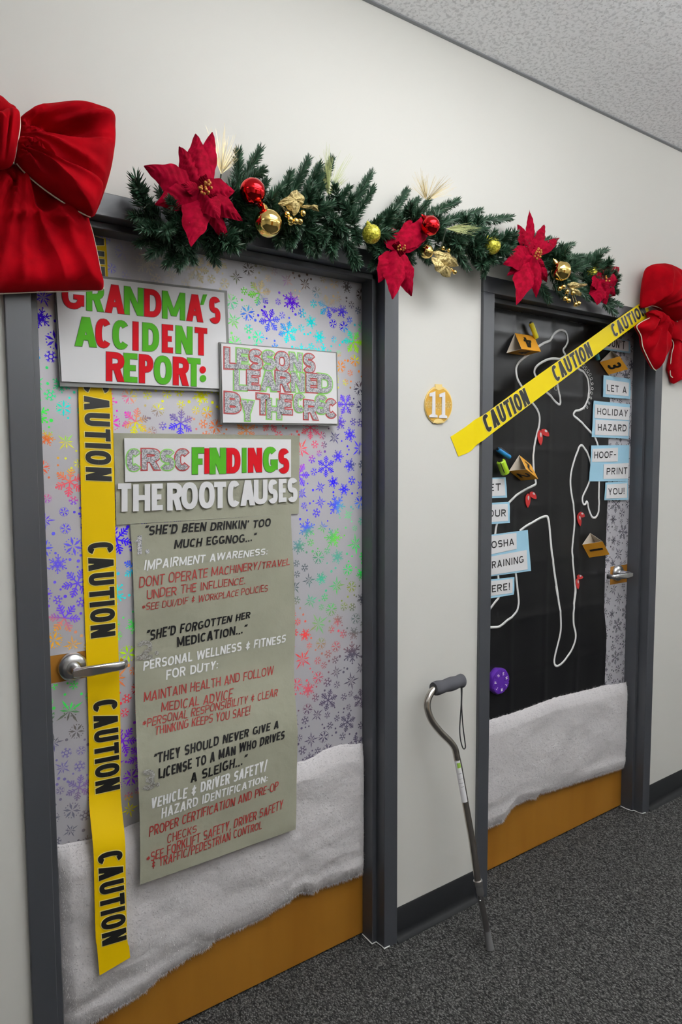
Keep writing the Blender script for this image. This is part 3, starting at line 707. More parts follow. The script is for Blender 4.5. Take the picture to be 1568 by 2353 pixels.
# the long scroll: hangs free at the bottom, over the snow
_st = P(484, 1195, .073); _sb = P(500, 1970, .03)
def YSC(x, z):
    t = min(max((_st.z-z)/(_st.z-_sb.z), -.05), 1.05)
    k = min(max((t-.42)/.3, 0), 1); k = k*k*(3-2*k)
    return 0.073-0.010*t-0.036*k+0.0022*math.sin(z*27+x*5)*math.sin(x*9+1)
left = [zD(35, 95), zD(52, 340), zD(66, 720), zD(75, 1100), zE(80, 180), zE(100, 700), zE(118, 1200), zE(120, 1690)]
right = [zD(1415, 5), zD(1430, 330), zD(1446, 720), zD(1450, 1000), zE(1456, 150), zE(1465, 700), zE(1462, 900), zE(1455, 1215)]
lp = catmull([P(*c, YSC) for c in left], 6); rp = catmull([P(*c, YSC) for c in right], 6); mb = MB(); nx = 16
rows = []
for a, b_ in zip(lp, rp):
    rr = []
    for i in range(nx+1):
        p = a+(b_-a)*(i/nx); rr.append(Vector((p.x, YSC(p.x, p.z), p.z)))
    rows.append(rr)
mb.grid(rows); mb.grid([[p+Vector((0, .0006, 0)) for p in reversed(r)] for r in rows])
o = mb.build('scroll_poster', M['olive'], smooth=True); sp = o
tag(o, 'long olive paper sheet with handwritten safety notes in three numbered sections', 'poster')
HW = [("\"SHE'D BEEN DRINKIN' TOO",zD,(155,188),(1240,112),(155,105),(1240,45),'k'),("MUCH EGGNOG...\"",zD,(415,300),(1115,235),(415,225),(1115,165),'k'),
("IMPAIRMENT AWARENESS:",zD,(155,490),(1215,350),(155,400),(1215,298),'w'),("DONT OPERATE MACHINERY/TRAVEL",zD,(115,635),(1405,440),(110,540),(1405,385),'r'),
("UNDER THE INFLUENCE.",zD,(180,735),(1025,600),(175,655),(1025,540),'r'),("*SEE DUI/DIF & WORKPLACE POLICIES",zD,(135,835),(1215,665),(135,775),(1215,610),'r'),
("\"SHE'D FORGOTTEN HER",zD,(170,1095),(1065,895),(170,1005),(1065,840),'k'),("MEDICATION...\"",zD,(440,1145),(1035,1020),(430,1060),(1035,950),'k'),
("PERSONAL WELLNESS & FITNESS",zD,(150,1345),(1370,1105),(145,1265),(1370,1035),'w'),("FOR DUTY:",zD,(345,1425),(790,1330),(340,1340),(790,1260),'w'),
("MAINTAIN HEALTH AND FOLLOW",zD,(155,1615),(1265,1380),(150,1535),(1265,1305),'r'),("MEDICAL ADVICE",zE,(305,205),(915,95),(300,130),(915,10),'r'),
("*PERSONAL RESPONSIBILITY & CLEAR",zE,(140,345),(1300,70),(140,270),(1300,5),'r'),("THINKING KEEPS YOU SAFE!",zE,(250,405),(1065,230),(245,335),(1065,155),'r'),
("\"THEY SHOULD NEVER GIVE A",zE,(235,660),(1310,345),(230,570),(1310,280),'k'),("LICENSE TO A MAN WHO DRIVES",zE,(280,785),(1360,435),(275,700),(1360,365),'k'),
("A SLEIGH...\"",zE,(555,815),(1035,650),(550,735),(1035,570),'k'),("VEHICLE & DRIVER SAFETY/",zE,(215,1040),(1210,710),(210,955),(1210,620),'w'),
("HAZARD IDENTIFICATION:",zE,(305,1120),(1215,800),(300,1030),(1215,745),'w'),("PROPER CERTIFICATION AND PRE-OP",zE,(200,1280),(1305,870),(195,1195),(1305,800),'r'),
("CHECKS",zE,(355,1340),(605,1235),(350,1265),(605,1175),'r'),("*SEE FORKLIFT SAFETY, DRIVER SAFETY",zE,(175,1505),(1345,1040),(170,1430),(1345,965),'r'),
("& TRAFFIC/PEDESTRIAN CONTROL",zE,(220,1560),(1165,1205),(215,1485),(1165,1140),'r')]
for i, (txt, z, bl, br, tl, tr, c) in enumerate(HW):
    q = [P(*z(*k), YSC) for k in (bl, br, tl, tr)]; mb = MB()
    put_line(mb, txt, *q, {'k': .19, 'w': .175, 'r': .115}[c], Vector((0, 0, 0)), gap=.09, jit=.05, shear=.12, seed=i)
    lay_down(mb, lambda j, p: Vector((p.x, YSC(p.x, p.z)-.0011, p.z)))
    mb.build('text_line', M[{'k': 'black_ink', 'w': 'white_ink', 'r': 'red_ink'}[c]], sp)
for ch, z, b4, dt, mm in (('1', zD, (70, 160, 190, 350), (182, 325), 'glitter'), ('2', zD, (90, 225, 1088, 1255), (262, 1195), 'glitter_faint'), ('3', zE, (125, 245, 702, 880), (270, 830), 'glitter_faint')):
    xa, xb, ya, yb = b4; mb = MB(); q = [P(*z(*k), YSC) for k in ((xa, yb+4), (xb, yb-6), (xa, ya+4), (xb, ya-6))]
    put_letter(mb, ch, *q, .24, Vector((0, -.0011, 0)))
    mb.poly([P(*z(dt[0]+19*math.cos(k*.4), dt[1]+19*math.sin(k*.4)), YSC)+Vector((0, -.0011, 0)) for k in range(16)])
    for j, p in enumerate(mb.v): mb.v[j] = Vector((p.x, YSC(p.x, p.z)-.0011, p.z))
    mb.build('numeral', M[mm], sp)

# ------------------------------------------------------------------ caution tapes
def strip(name, left, right, Y, m, n=24, thick=.0003):
    l = catmull([P(a, b_, Y) for a, b_ in left], n); r = catmull([P(a, b_, Y) for a, b_ in right], n); mb = MB()
    rows = [[a+(b_-a)*(i/4) for i in range(5)] for a, b_ in zip(l, r)]
    rows = [[Vector((p.x, Y(p.x, p.z), p.z)) for p in q] for q in rows]
    mb.grid(rows); mb.grid([[p+Vector((0, thick, 0)) for p in reversed(q)] for q in rows])
    return mb.build(name, m, smooth=True)
YT = lambda x, z: 0.0745-0.044*max(0.0, min(1.0, (0.71-z)/.15))**2*(3-2*max(0.0, min(1.0, (0.71-z)/.15)))-0.0015*math.sin(z*9)
tl_ = [(167,548),(171,631),(180,887),(181.3,940),(189,1245),(194.4,1400),(204.5,1700),(209.7,1900),(219.4,2139),(223,2176),(229,2241.7)]
tr_ = [(243,548),(248,631),(256,887),(259,940),(266,1245),(269.5,1400),(277.5,1700),(284.8,1900),(292,2139),(297,2176),(299.3,2200.5)]
tp = strip('caution_tape', tl_, tr_, YT, M['yellow']); tag(tp, 'yellow caution tape running straight down the snowflake door behind its lever', 'tape')
def tape_word(parent, txt, bl, br, tl, tr, Y, k=1.0, edge=True):
    mb = MB(); q = [P(*c, Y) for c in (bl, br, tl, tr)]
    if edge: put_line(mb, txt, *q, .20, Vector((0, 0, 0)), gap=.13, m=1, e=.03)
    n0 = len(mb.v); put_line(mb, txt, *q, .20, Vector((0, 0, 0)), gap=.13)
    lay_down(mb, lambda j, p: Vector((p.x, Y(p.x, p.z)-(.0012 if j >= n0 else .0006), p.z)))
    mb.build('printed_word', [M['black_print'], M['tape_edge']], parent)
ys_l = [548,631,887,1245,1400,1700,1900,2139,2245]; xl_ = lambda y: interp([a[1] for a in tl_], [a[0] for a in tl_], y); xr_ = lambda y: interp([a[1] for a in tr_], [a[0] for a in tr_], y)
for (ya, yb, dy0, dy1) in ((497, 724, 9, 7), (874, 1103, 3, 3), (1248, 1468, -4, -8), (1612, 1826, -8, -14), (1962, 2176, -12, -18)):
    # words read downwards: baseline along the side nearer the jamb
    tape_word(tp, 'CAUTION', (xl_(ya)+12, ya-dy0*.0), (xl_(yb)+12, yb-dy1*-.1), (xr_(ya)-6, ya+dy0), (xr_(yb)-6, yb+dy1), YT)

YG = lambda x, z: -0.0145-0.022*max(0, min(1, (x-2.05)/.3)) if x > 1.392 else -0.0145+0.0128*max(0, min(1, (1.392-x)/.03))
up_ = [(1036,1003.5),(1068,980),(1102.6,958.5),(1240,860),(1352,781),(1464.7,702),(1486,690)]
lo_ = [(1054,1049),(1086,1034),(1098.8,1019),(1132.3,998.7),(1240,913.6),(1352,829),(1464,746),(1489,730)]
up_ = [(1036,1003.5),(1070,981),(1102.6,958.5),(1170,910.5),(1240,860),(1352,781),(1464.7,702),(1490,684)]
lo_ = [(1054,1049),(1082,1036.5),(1112,1011.5),(1180,959),(1250,906),(1360,823),(1466,744),(1492,728)]
tp2 = strip('caution_tape', up_, lo_, YG, M['yellow_lit']); tag(tp2, 'yellow caution tape stretched slantwise across the black sheeted door', 'tape')
tape_word(tp2, 'CAUTION', (1120,995.5), (1219,927), (1105,957), (1205,890.5), YG)
tape_word(tp2, 'CAUTION', (1278.5,878.5), (1363.5,817), (1265,844), (1352,785), YG)
tape_word(tp2, 'CAUTION', (1413,776), (1487,721), (1402,747), (1477,698), YG)

# ------------------------------------------------------------------ snow batting
def batting(name, top, bot, xl, xr, Y0, thick, seed, label, nx=170, nz=90):
    Y0 -= .0035
    """top / bot: px outlines, read on the plane near the front of the batting"""
    Yf = Y0-thick*.75
    tq = sorted([(p.x, p.z) for p in (P(a, b_, Yf) for a, b_ in top)]); bq = sorted([(p.x, p.z) for p in (P(a, b_, Yf) for a, b_ in bot)])
    from mathutils import noise
    rows = []; fr = []
    for j in range(nz+1):
        v = j/nz; r = []
        for i in range(nx+1):
            u = i/nx; x = xl+(xr-xl)*u
            zt = interp([a for a, _ in tq], [b_ for _, b_ in tq], x)+.003*noise.noise((x*60, seed, 0)); zb = interp([a for a, _ in bq], [b_ for _, b_ in bq], x)+.004*noise.noise((x*90, seed+5, 0))
            z = zb+(zt-zb)*v
            prof = (min(1, v*9)**.5)*(min(1, (1-v)*9)**.5)*(min(1, u*30)**.5)*(min(1, (1-u)*30)**.5)
            n = noise.fractal((x*7, z*9, seed), 1.1, 2.1, 3)*.24+noise.noise((x*90, z*90, seed))*.03
            fold = .28*math.exp(-((z-zb-.055-.02*math.sin(x*9))/.022)**2)*-1
            y = Y0-.002-thick*prof*(.82+n+fold*.5)
            r.append(Vector((x, y, max(z, .004))))
        rows.append(r)
    mb = MB(); mb.grid(rows)
    mb.grid([[Vector((p.x, Y0-.001, p.z)) for p in reversed(rows[k])] for k in (0, nz)])
    o = mb.build(name, M['snow'], smooth=True); tag(o, label, 'fake snow')
    # loose fibres along the edges and over the face
    rg = random.Random(seed); mbf = MB()
    def fibre(p, d, l):
        d = d.normalized(); s = d.cross(Vector((0, 1, 0.2))).normalized()*.0005; mbf.poly([p-s, p+s, p+d*l]); 
    for k in range(2200):
        i = rg.randrange(nx); j = rg.choice((0, 0, 1, 1, 2, nz, nz-1)); p = rows[j][i].lerp(rows[j][i+1], rg.random())
        d = Vector((rg.uniform(-.7, .7), rg.uniform(-.6, .2), (-1 if j < 5 else .8))); fibre(p, d, rg.uniform(.004, .012))
    for k in range(16000):
        i = rg.randrange(nx); j = rg.randrange(nz); p = rows[j][i].lerp(rows[j+1][i+1], rg.random())
        fibre(p, Vector((rg.uniform(-1, 1), -.55, rg.uniform(-1, .6))), rg.uniform(.003, .008))
    f = mbf.build('fibres', M['snow'], o); f['kind'] = 'stuff'
    return o
top1 = [(120,1958),(134,1953),(210,1940),(285,1914),(322,1899),(430,1858),(560,1810),(683,1762),(721,1751),(755,1730),(790,1717),(833,1715),(850,1715)]
bot1 = [(100,2420),(170,2390),(236,2353),(290,2320),(338,2292),(374,2256),(399,2238),(452,2204),(484,2190),(500,2171),(560,2143),(606,2121),(675,2077),(691,2061),(708,2059),(725,2063),(733,2056),(741,2049),(767,2042),(812,2027),(846,2012),(860,2006)]
batting('snow_batting', top1, bot1, .0705, .9695, DOOR_Y, .034, 3, 'white fluffy snow batting across the bottom of the snowflake door under the olive sheet')
top2 = [(1100,1666),(1124,1661),(1176,1645.5),(1210,1634),(1284,1606),(1370,1585.5),(1395,1578),(1429,1574),(1440,1572)]
bot2 = [(1080,1916),(1123,1908),(1161,1894),(1176.5,1871),(1187,1856),(1222,1839),(1238,1839),(1245,1828),(1284,1817.7),(1337,1800),(1381,1786),(1425,1772),(1440,1766)]
batting('snow_batting', top2, bot2, 1.455, 2.352, DOOR_Y-.0095, .026, 8, 'white fluffy snow batting across the bottom of the door with the black sheet')

# ------------------------------------------------------------------ black sheet with its painted figure
YK = lambda x, z: DOOR_Y-0.006-0.0016*math.sin(x*31)*math.sin(z*7+x*3)-0.0022*math.exp(-(((x*5.2) % 1-.5)/.06)**2)-0.0018*math.exp(-(((z*4.9) % 1-.5)/.05)**2)
edge = [(1452,724),(1424,790),(1408,845),(1390,885),(1403,920),(1400,960),(1399,1010),(1398,1080),(1397,1150),(1394,1230),(1391,1320),(1389,1400),(1394.7,1460),(1392,1520),(1390,1580),(1389,1610)]
eq = [(p.z, p.x) for p in (P(a, b_, YK) for a, b_ in edge)]; eq.sort()
mb = MB(); rows = []; x0 = 1.4555; nz, nx = 150, 80; zb, zt = .40, 2.014
for j in range(nz+1):
    z = zb+(zt-zb)*j/nz; xe = min(interp([a for a, _ in eq], [b_ for _, b_ in eq], z), 2.353)
    rows.append([Vector((x0+(xe-x0)*i/nx, YK(x0+(xe-x0)*i/nx, z), z)) for i in range(nx+1)])
mb.grid(rows); mb.grid([[p+Vector((0, .0006, 0)) for p in reversed(r)] for r in rows])
bs = mb.build('black_sheet', M['black_film'], smooth=True); tag(bs, 'shiny black plastic sheet with fold creases covering the second door', 'plastic sheet')
LINES = [
 (zG, [(410,775),(370,700),(358,620),(370,570),(400,530),(450,490),(490,460),(520,435),(550,410),(620,365),(665,347),(682,335),(700,305),(740,258),(785,240),(830,262),(848,320),(835,385),(805,430),(825,475),(820,490)]),
 (zG, [(560,700),(545,680),(532,640),(545,595),(590,555),(660,520),(720,512),(780,515),(830,490),(880,530),(945,605),(1000,640),(1035,700),(1048,790),(1045,850),(1030,920),(1005,970),(960,1000),(920,1010),(905,1050),(960,1100),(1075,1220),(1110,1270),(1135,1340),(1140,1380)]),
 (zG, [(640,825),(700,885),(760,945),(778,925),(768,850),(750,750)]),
 (zG, [(410,775),(460,850),(515,935),(560,1000),(580,1070),(575,1150),(555,1230),(535,1320),(522,1420),(525,1568),(530,1640)]),
 (zH, [(525,520),(532,570),(515,588),(450,620),(380,660),(320,705),(265,760),(200,840),(140,985),(125,1080),(110,1200),(130,1400),(155,1500),(160,1640),(160,1710),(130,1750),(60,1840),(20,1870)]),
 (zH, [(370,1045),(430,1000),(500,960),(560,925),(600,907),(640,900),(655,925),(668,1010),(690,1250),(720,1480),(745,1640),(758,1740),(765,1785)]),
 (zI, [(733,25),(745,100),(760,180),(780,330),(780,480),(750,620),(725,720),(718,800),(735,828),(770,820),(830,760),(890,670),(925,580),(930,500),(910,400),(915,250),(930,100),(927,20)]),
 (zH, [(912,1780),(922,1680),(925,1600),(905,1380),(895,1250),(905,1130),(920,950),(910,800),(880,600),(885,470),(920,330),(980,190),(1040,250),(1075,340),(1090,450),(1065,560),(1030,640),(1000,710),(1005,770),(1025,780),(1043,752),(1060,820),(1085,890),(1105,912),(1135,905),(1160,850),(1165,750),(1165,550)]),
 (zH, [(310,1380),(330,1470),(345,1600),(360,1740),(355,1800),(340,1850),(300,1900),(240,1945),(200,1980),(160,2005),(110,2010),(20,2012)]),
]
YW = lambda x, z: YK(x, z)-.001
mb = MB()
for z, pts in LINES:
    c = catmull([P(*z(*p), YW) for p in pts], 6); c = [Vector((p.x, YK(p.x, p.z)-.0008, p.z)) for p in c]
    mb.tube(c, .0052, 6, flat=.2)
o = mb.build('painted_outline', M['cord_white'], bs, smooth=True); lab(o, 'thick white painted outline of a person')
mb = MB(); pts = []
path = catmull([P(*zG(*p), YW) for p in [(975,560),(1010,595),(1045,640),(1068,700),(1078,780),(1068,850),(1045,930),(1018,985)]], 24)
for k, p in enumerate(path):
    a = 2*math.pi*k/14.5; r = .0085; pts.append(Vector((p.x+r*math.cos(a), YK(p.x, p.z)-.001, p.z+r*math.sin(a))))
mb.tube(catmull(pts, 2), .0011, 5, flat=.4)
c = catmull([P(*zG(*p), YW) for p in [(728,770),(722,800),(740,812),(745,790),(738,770)]], 4); mb.tube(c, .001, 5, flat=.4)
lab(mb.build('painted_curl', M['cord_white'], bs, smooth=True), 'thin white curly line beside the outline')

# ------------------------------------------------------------------ word cards
YC = DOOR_Y-0.0105
def word_card(label, outer, strips_, z, words_, seed):
    o = sheet('word_card', [z(*c) for c in outer], YC, .0008, M['blue_card'], nx=6, ny=4, wav=.0008, seed=seed); tag(o, label, 'card', 'blue and white word cards')
    for c in strips_: sheet('strip', [z(*k) for k in c], YC-.0016, .0006, M['white'], o, 2, 2)
    for txt, bl, br, tl, tr in words_:
        mb = MB(); put_line(mb, txt, *[P(*z(*k), YC-.0020) for k in (bl, br, tl, tr)], .17, Vector((0, 0, 0)), gap=.17); lay_down(mb, lambda j, p: p); mb.build('text_line', M['black_ink'], o)
word_card("pale blue card reading DON'T, mostly under the slanted caution tape", [(1190,290),(1440,345),(1440,462),(1180,425)], [[(1205,305),(1425,350),(1425,445),(1200,412)]], zG,
          [("DON'T",(1225,395),(1388,425),(1225,322),(1392,345))], 1)
word_card('pale blue card reading LET A, under the amber tent with numeral three', [(1188,668),(1445,705),(1440,895),(1182,875)], [[(1212,710),(1428,740),(1425,868),(1208,850)]], zG, [('LET A',(1220,820),(1405,842),(1220,756),(1405,778))], 2)
word_card('pale blue card with two white strips reading HOLIDAY HAZARD', [(1095,910),(1437,945),(1425,1272),(1075,1255)], [[(1108,945),(1435,975),(1430,1095),(1102,1075)],[(1110,1090),(1427,1106),(1420,1245),(1106,1235)]], zG,
          [('HOLIDAY',(1128,1040),(1412,1062),(1128,980),(1418,1000)),('HAZARD',(1133,1195),(1402,1203),(1133,1130),(1405,1138))], 3)
word_card('pale blue card with two offset white strips reading HOOF-PRINT', [(1088,190),(1468,185),(1455,548),(1068,550)], [[(1100,225),(1355,212),(1352,350),(1095,355)],[(1212,378),(1462,365),(1456,520),(1208,525)]], zH,
          [('HOOF-',(1116,320),(1335,312),(1118,252),(1337,248)),('PRINT',(1240,482),(1446,476),(1242,416),(1448,408))], 4)
word_card('small pale blue card reading YOU!, lowest of its column', [(1230,560),(1452,548),(1455,735),(1218,738)], [[(1244,580),(1445,568),(1445,715),(1237,722)]], zH, [('YOU!',(1258,686),(1420,675),(1256,620),(1420,612))], 5)
word_card('pale blue card reading GET, half behind the door jamb', [(-20,518),(230,507),(245,712),(-20,722)], [[(-15,530),(215,520),(228,690),(-15,702)]], zH, [('GET',(-10,652),(180,642),(-10,580),(180,568))], 6)
word_card('pale blue card reading YOUR, half behind the door jamb', [(-40,770),(268,755),(272,965),(-40,985)], [[(-30,785),(250,775),(254,945),(-30,962)]], zH, [('YOUR',(-5,910),(230,898),(-5,840),(230,828))], 7)
word_card('large pale blue card with two white strips reading OSHA TRAINING', [(20,1092),(450,1035),(484,1445),(20,1508)], [[(24,1104),(338,1065),(340,1226),(24,1292)],[(24,1312),(440,1236),(450,1430),(24,1496)]], zH,
          [('OSHA',(88,1222),(314,1186),(86,1150),(312,1118)),('TRAINING',(38,1432),(408,1362),(36,1362),(408,1292))], 8)
word_card('pale blue card reading HERE!, below the OSHA TRAINING card', [(20,1537),(318,1507),(312,1682),(20,1730)], [[(24,1552),(300,1525),(298,1664),(24,1706)]], zH, [('HERE!',(30,1672),(274,1632),(28,1600),(274,1563))], 9)

# ------------------------------------------------------------------ numbered tents
def tent(label, z, A, B, Cc, ax, num, faces, depth=.06):
    """triangular card tube glued to the sheet: A, B on the sheet, Cc the ridge; ax = px offset of the far end"""
    Yb = DOOR_Y-.0095; a, b_ = P(*z(*A), Yb), P(*z(*B), Yb); c = P(*z(*Cc), Yb-depth)
    a2 = P(*z(A[0]+ax[0], A[1]+ax[1]), Yb); axis = a2-a; th = .0012
    mid = (a+b_+c)/3; inn = [p+(mid-p)*.035 for p in (a, b_, c)]
    t = thing('evidence_marker', label, 'marker', tuple((a+b_)/2), 'numbered amber evidence tents')
    tri = [a, b_, c]; mb = MB(); n = 3
    mb.grid([tri, [p+axis for p in tri]], 0, closed_u=True); mb.grid([inn, [p+axis for p in inn]], 1, closed_u=True)
    mb.grid([tri, inn], 1, closed_u=True); mb.grid([[p+axis for p in tri], [p+axis for p in inn]], 1, closed_u=True)
    mb.build('tent', [M['marker_card'], M['marker_in']], t)
    for fa in faces:
        lo = a if fa == 'A' else b_
        # figure stands with its head to the ridge
        if fa == 'A': bl, br = lo+axis, lo
        else: bl, br = lo, lo+axis
        tl, tr = (c+axis, c) if fa == 'A' else (c, c+axis)
        q = quadmap(bl, br, tl, tr); nrm = (br-bl).cross(tl-bl).normalized(); nrm = nrm if nrm.y < 0 else -nrm
        w0 = .30 if num != '1' else .42
        mb = MB(); put_letter(mb, num, q(w0, .2), q(1-w0, .2), q(w0, .84), q(1-w0, .84), .2, nrm*.0008); mb.build('numeral', M['black_print'], t)
tent('amber card tent numbered four, near the top of the black sheet', zG, (345,270), (265,460), (410,420), (180,28), '4', 'AB')
tent('amber card tent numbered three, just above the LET A card', zG, (1260,437), (1150,545), (1340,490), (80,120), '3', 'B')
tent('amber card tent numbered two, beside the lime and blue markers', zH, (365,285), (262,445), (435,428), (118,98), '2', 'AB')
tent('amber card tent numbered one, above the far door lever', zH, (1075,1065), (995,1183), (1200,1150), (70,130), '1', 'B')

# ------------------------------------------------------------------ hoof prints
def toe(z, c, L_, w, ang):
    """almond cut-out; ang of the long axis in px space"""
    pts = []
    ca, sa = math.cos(ang), math.sin(ang)
    for k in range(24):
        a = 2*math.pi*k/24; u = math.cos(a); v = math.sin(a)*(1-.25*u)*(1-abs(u)**6*.6)
        x, y = u*L_/2, v*w/2; pts.append(z(c[0]+ca*x-sa*y, c[1]+sa*x+ca*y))
    return pts
HP = [('red foil hoof print high on the sheet beside the painted neck', [((577,112),155,48,1.5),((628,64),100,58,.75)]), ('red foil hoof print below the tent numbered two', [((453,742),145,48,1.6),((507,690),92,52,.85)]),
      ('red foil hoof print above the tent numbered one', [((969,937),125,38,1.42),((992,885),70,52,.5)]), ('red foil hoof print lowest on the sheet, level with the far lever', [((952,1575),110,34,1.5),((975,1507),62,46,.1)])]
for label, toes in HP:
    ps = P(*zH(*toes[0][0]), DOOR_Y-.012); t = thing('hoof_print', label, 'cut-out', tuple(ps), 'red foil hoof prints')
    for c, L_, w, a in toes:
        pts = [P(*q, DOOR_Y-.0115) for q in toe(zH, c, L_, w, a)]; mb = MB(); mb.prism(pts, (0, .002, 0)); cen = sum(pts, Vector())/len(pts)
        o = mb.build('toe', M['hoof'], t)
        mb = MB(); q = [P(*k, DOOR_Y-.0119) for k in toe(zH, (c[0]+w*.1, c[1]-L_*.18), L_*.34, w*.34, a)]; mb.poly(q); mb.build('glint_patch', M['painted_glint'], o)  # highlight painted on each toe as a flat silver patch

# ------------------------------------------------------------------ marker pens and the pill wheel
def marker_pen(label, a, b_, r, body, cap=True, clip=None):
    a, b_ = Vector(a), Vector(b_); d = (b_-a).normalized(); t = thing('marker_pen', label, 'marker pen', tuple(a), 'short marker pens glued on the black sheet')
    L_ = (b_-a).length; mb = MB(); prof = [(0, .0), (0, .86), (.06, 1), (.93, 1), (1, .9), (1, 0)]
    mb.tube([a+d*L_*u for u, _ in prof], [max(r*k, 1e-5) for _, k in prof], 20, cap=False); mb.build('barrel', M[body], t, auto=35)
    s = d.cross(Vector((0, -1, 0))).normalized()
    mb = MB(); mb.tube([a-d*.004, a], [r*.55, r*.55], 14); mb.build('end_plug', M['black_plastic'], t)
    if clip:
        off = Vector((0, -1, 0))*r*.75+s*r*clip[1]; mb = MB(); p0 = a+off+d*L_*.02; p1 = a+off+d*L_*.72
        mb.tube([p0-off*.15, p0+off*.25, p1+off*.25, p1+off*.05], [.0016]*4, 6); mb.build('clip', M[clip[0]], t)
Yp = DOOR_Y-.024
marker_pen('blue marker pen with a silver clip, above the lime one', P(*zH(150,228), Yp), P(*zH(268,308), Yp), .0085, 'blue', clip=('chrome', -.6))
marker_pen('fat lime green marker pen with a black clip beside the tent numbered two', P(*zH(178,345), Yp-.006), P(*zH(228,470), Yp-.006), .0155, 'lime', clip=('black_plastic', .9))
marker_pen('yellow marker pen above the tent numbered four', P(*zG(498,175), Yp), P(*zG(552,318), Yp), .0085, 'hl_yellow')
marker_pen('dark teal marker pen peeping out under the slanted tape', P(*zG(1122,470), Yp), P(*zG(1136,522), Yp), .0085, 'teal')
c = P(*zI(146, 974), DOOR_Y-.014); t = thing('pill_wheel', 'round purple pill organizer with white day letters low on the sheet', 'pill box', tuple(c))
R_ = .047; mb = MB(); n = 42; rows = []
for y, k in ((0, .97), (-.006, 1), (-.016, 1), (-.022, .93), (-.024, .8), (-.025, .3)):
    rows.append([c+Vector((R_*k*(1+.03*math.cos(7*a))*math.cos(a), y+.008, R_*k*(1+.03*math.cos(7*a))*math.sin(a))) for a in [2*math.pi*j/n for j in range(n)]])
mb.grid(rows, closed_u=True); mb.poly(rows[-1]); mb.build('case', M['purple'], t, auto=40)
for k, ch in enumerate('SMTWTFS'):
    a = math.pi/2-.35-2*math.pi*k/7; u = Vector((math.cos(a), 0, math.sin(a))); s = Vector((math.sin(a), 0, -math.cos(a))); p = c+u*R_*.62+Vector((0, -.0182, 0)); h = .0055
    lid = MB(); pts = []
    for rr, aa in ((.38, -.33), (.9, -.36), (.9, 0), (.9, .36), (.38, .33)):
        pts.append(c+Vector((R_*rr*math.cos(a+aa), -.0178, R_*rr*math.sin(a+aa))))
    lid.prism(pts, (0, .001, 0)); o = lid.build('day_lid', M['purple'], t)
    mb = MB(); put_letter(mb, ch, p-s*h*.8-u*h, p+s*h*.8-u*h, p-s*h*.8+u*h, p+s*h*.8+u*h, .2, Vector((0, -.0003, 0))); mb.build('letter', M['white_ink'], o)

# ------------------------------------------------------------------ number ornament on the wall
zN = zoomer(940, 860, 5.2267)
ell = lambda cx, cy, rx, ry, Y, n=48: [P(*zN(cx+rx*math.cos(2*math.pi*k/n), cy+ry*math.sin(2*math.pi*k/n)), Y) for k in range(n)]
t = thing('number_ornament', 'flat gold paper bauble with a white numeral eleven on the wall', 'ornament', tuple(P(1008, 971, 0)))
mb = MB(); mb.prism(ell(357, 368, 165, 228, -.0045), (0, .0035, 0)); mb.build('backing', M['orn_pale'], t)
mb = MB(); mb.prism(ell(358, 372, 157, 210, -.0062), (0, .0016, 0)); mb.build('disc', M['orn_gold'], t)
mb = MB(); mb.prism([P(*zN(*p), -.007) for p in ((318,118),(402,122),(398,165),(408,178),(360,192),(312,172),(322,160))], (0, .003, 0)); mb.build('cap', M['orn_pale'], t)
mb = MB(); mb.prism([P(*zN(357+65*math.cos(a), 585+52*math.sin(a)), -.0066) for a in [math.pi+math.pi*k/12 for k in range(13)]], (0, .001, 0)); mb.build('base_patch', M['orn_pale'], t)
fp5 = flake_polys(2)
for cx, cy in ((240, 358), (358, 385), (473, 368)):
    mb = MB()
    for pol in fp5: mb.poly([P(*zN(cx+42*p[0], cy-52*p[1]), -.0066) for p in pol])
    mb.build('snowflake', M['orn_pale'], t)
for x0_, y0_ in ((295, 205), (412, 213)):
    pts = [(-45,25),(25,0),(25,275),(50,288),(50,315),(-48,312),(-48,288),(-15,270),(-12,60),(-45,62)]
    mb = MB(); mb.prism([P(*zN(x0_+a, y0_+b_), -.0085) for a, b_ in pts], (0, .002, 0)); mb.build('numeral', M['white'], t)

# ------------------------------------------------------------------ walking cane leaning on the wall
zK = zoomer(920, 1520, 3.3615)
foot = P(*zK(695, 2226), -0.19); k = (0-CAM[2])/(foot.z-CAM[2]); foot = Vector(CAM)+(foot-Vector(CAM))*k
yf_, zf_ = foot.y, foot.z; ztop = .82
YCA = lambda x, z: yf_+(-.062-yf_)*max(0, min(1.1, z/ztop))
KP = lambda x, y: P(*zK(x, y), YCA)
t = thing('walking_cane', 'silver offset-handle walking cane with grey foam grip leaning between the doors', 'cane', tuple(foot))
up_pts = catmull([KP(*p) for p in [(470,150),(380,175),(300,200),(262,215),(228,262),(210,320),(216,385),(248,462),(315,548),(385,618),(422,672),(437,735),(452,800)]], 6)+[KP(470,900), KP(505,1100), KP(550,1350), KP(603,1715)]
mb = MB(); mb.tube(up_pts, .0105, 16); mb.build('upper_tube', M['tube'], t, smooth=True)
mb = MB(); mb.tube([KP(600,1690), KP(605,1725)], .0142, 16); mb.tube([KP(605,1727), KP(614,1775), KP(622,1800)], [.0135, .0128, .0108], 16); mb.build('collar', M['chrome'], t, auto=40)
mb = MB(); mb.tube([KP(612,1770), KP(688,2170)], .0094, 16); mb.build('lower_tube', M['tube_dark'], t, smooth=True)
mb = MB(); mb.tube([KP(672,2080), KP(683,2150), KP(692,2200), foot+Vector((0, 0, .002))], [.0105, .0112, .0120, .0125], 16); mb.build('rubber_tip', M['rubber'], t, auto=40)
g = catmull([KP(*p) for p in [(258,212),(320,196),(400,172),(462,152),(482,148)]], 5); rr = [.019]+[.0205+.0012*math.sin(i*.9) for i in range(len(g)-3)]+[.018, .010]
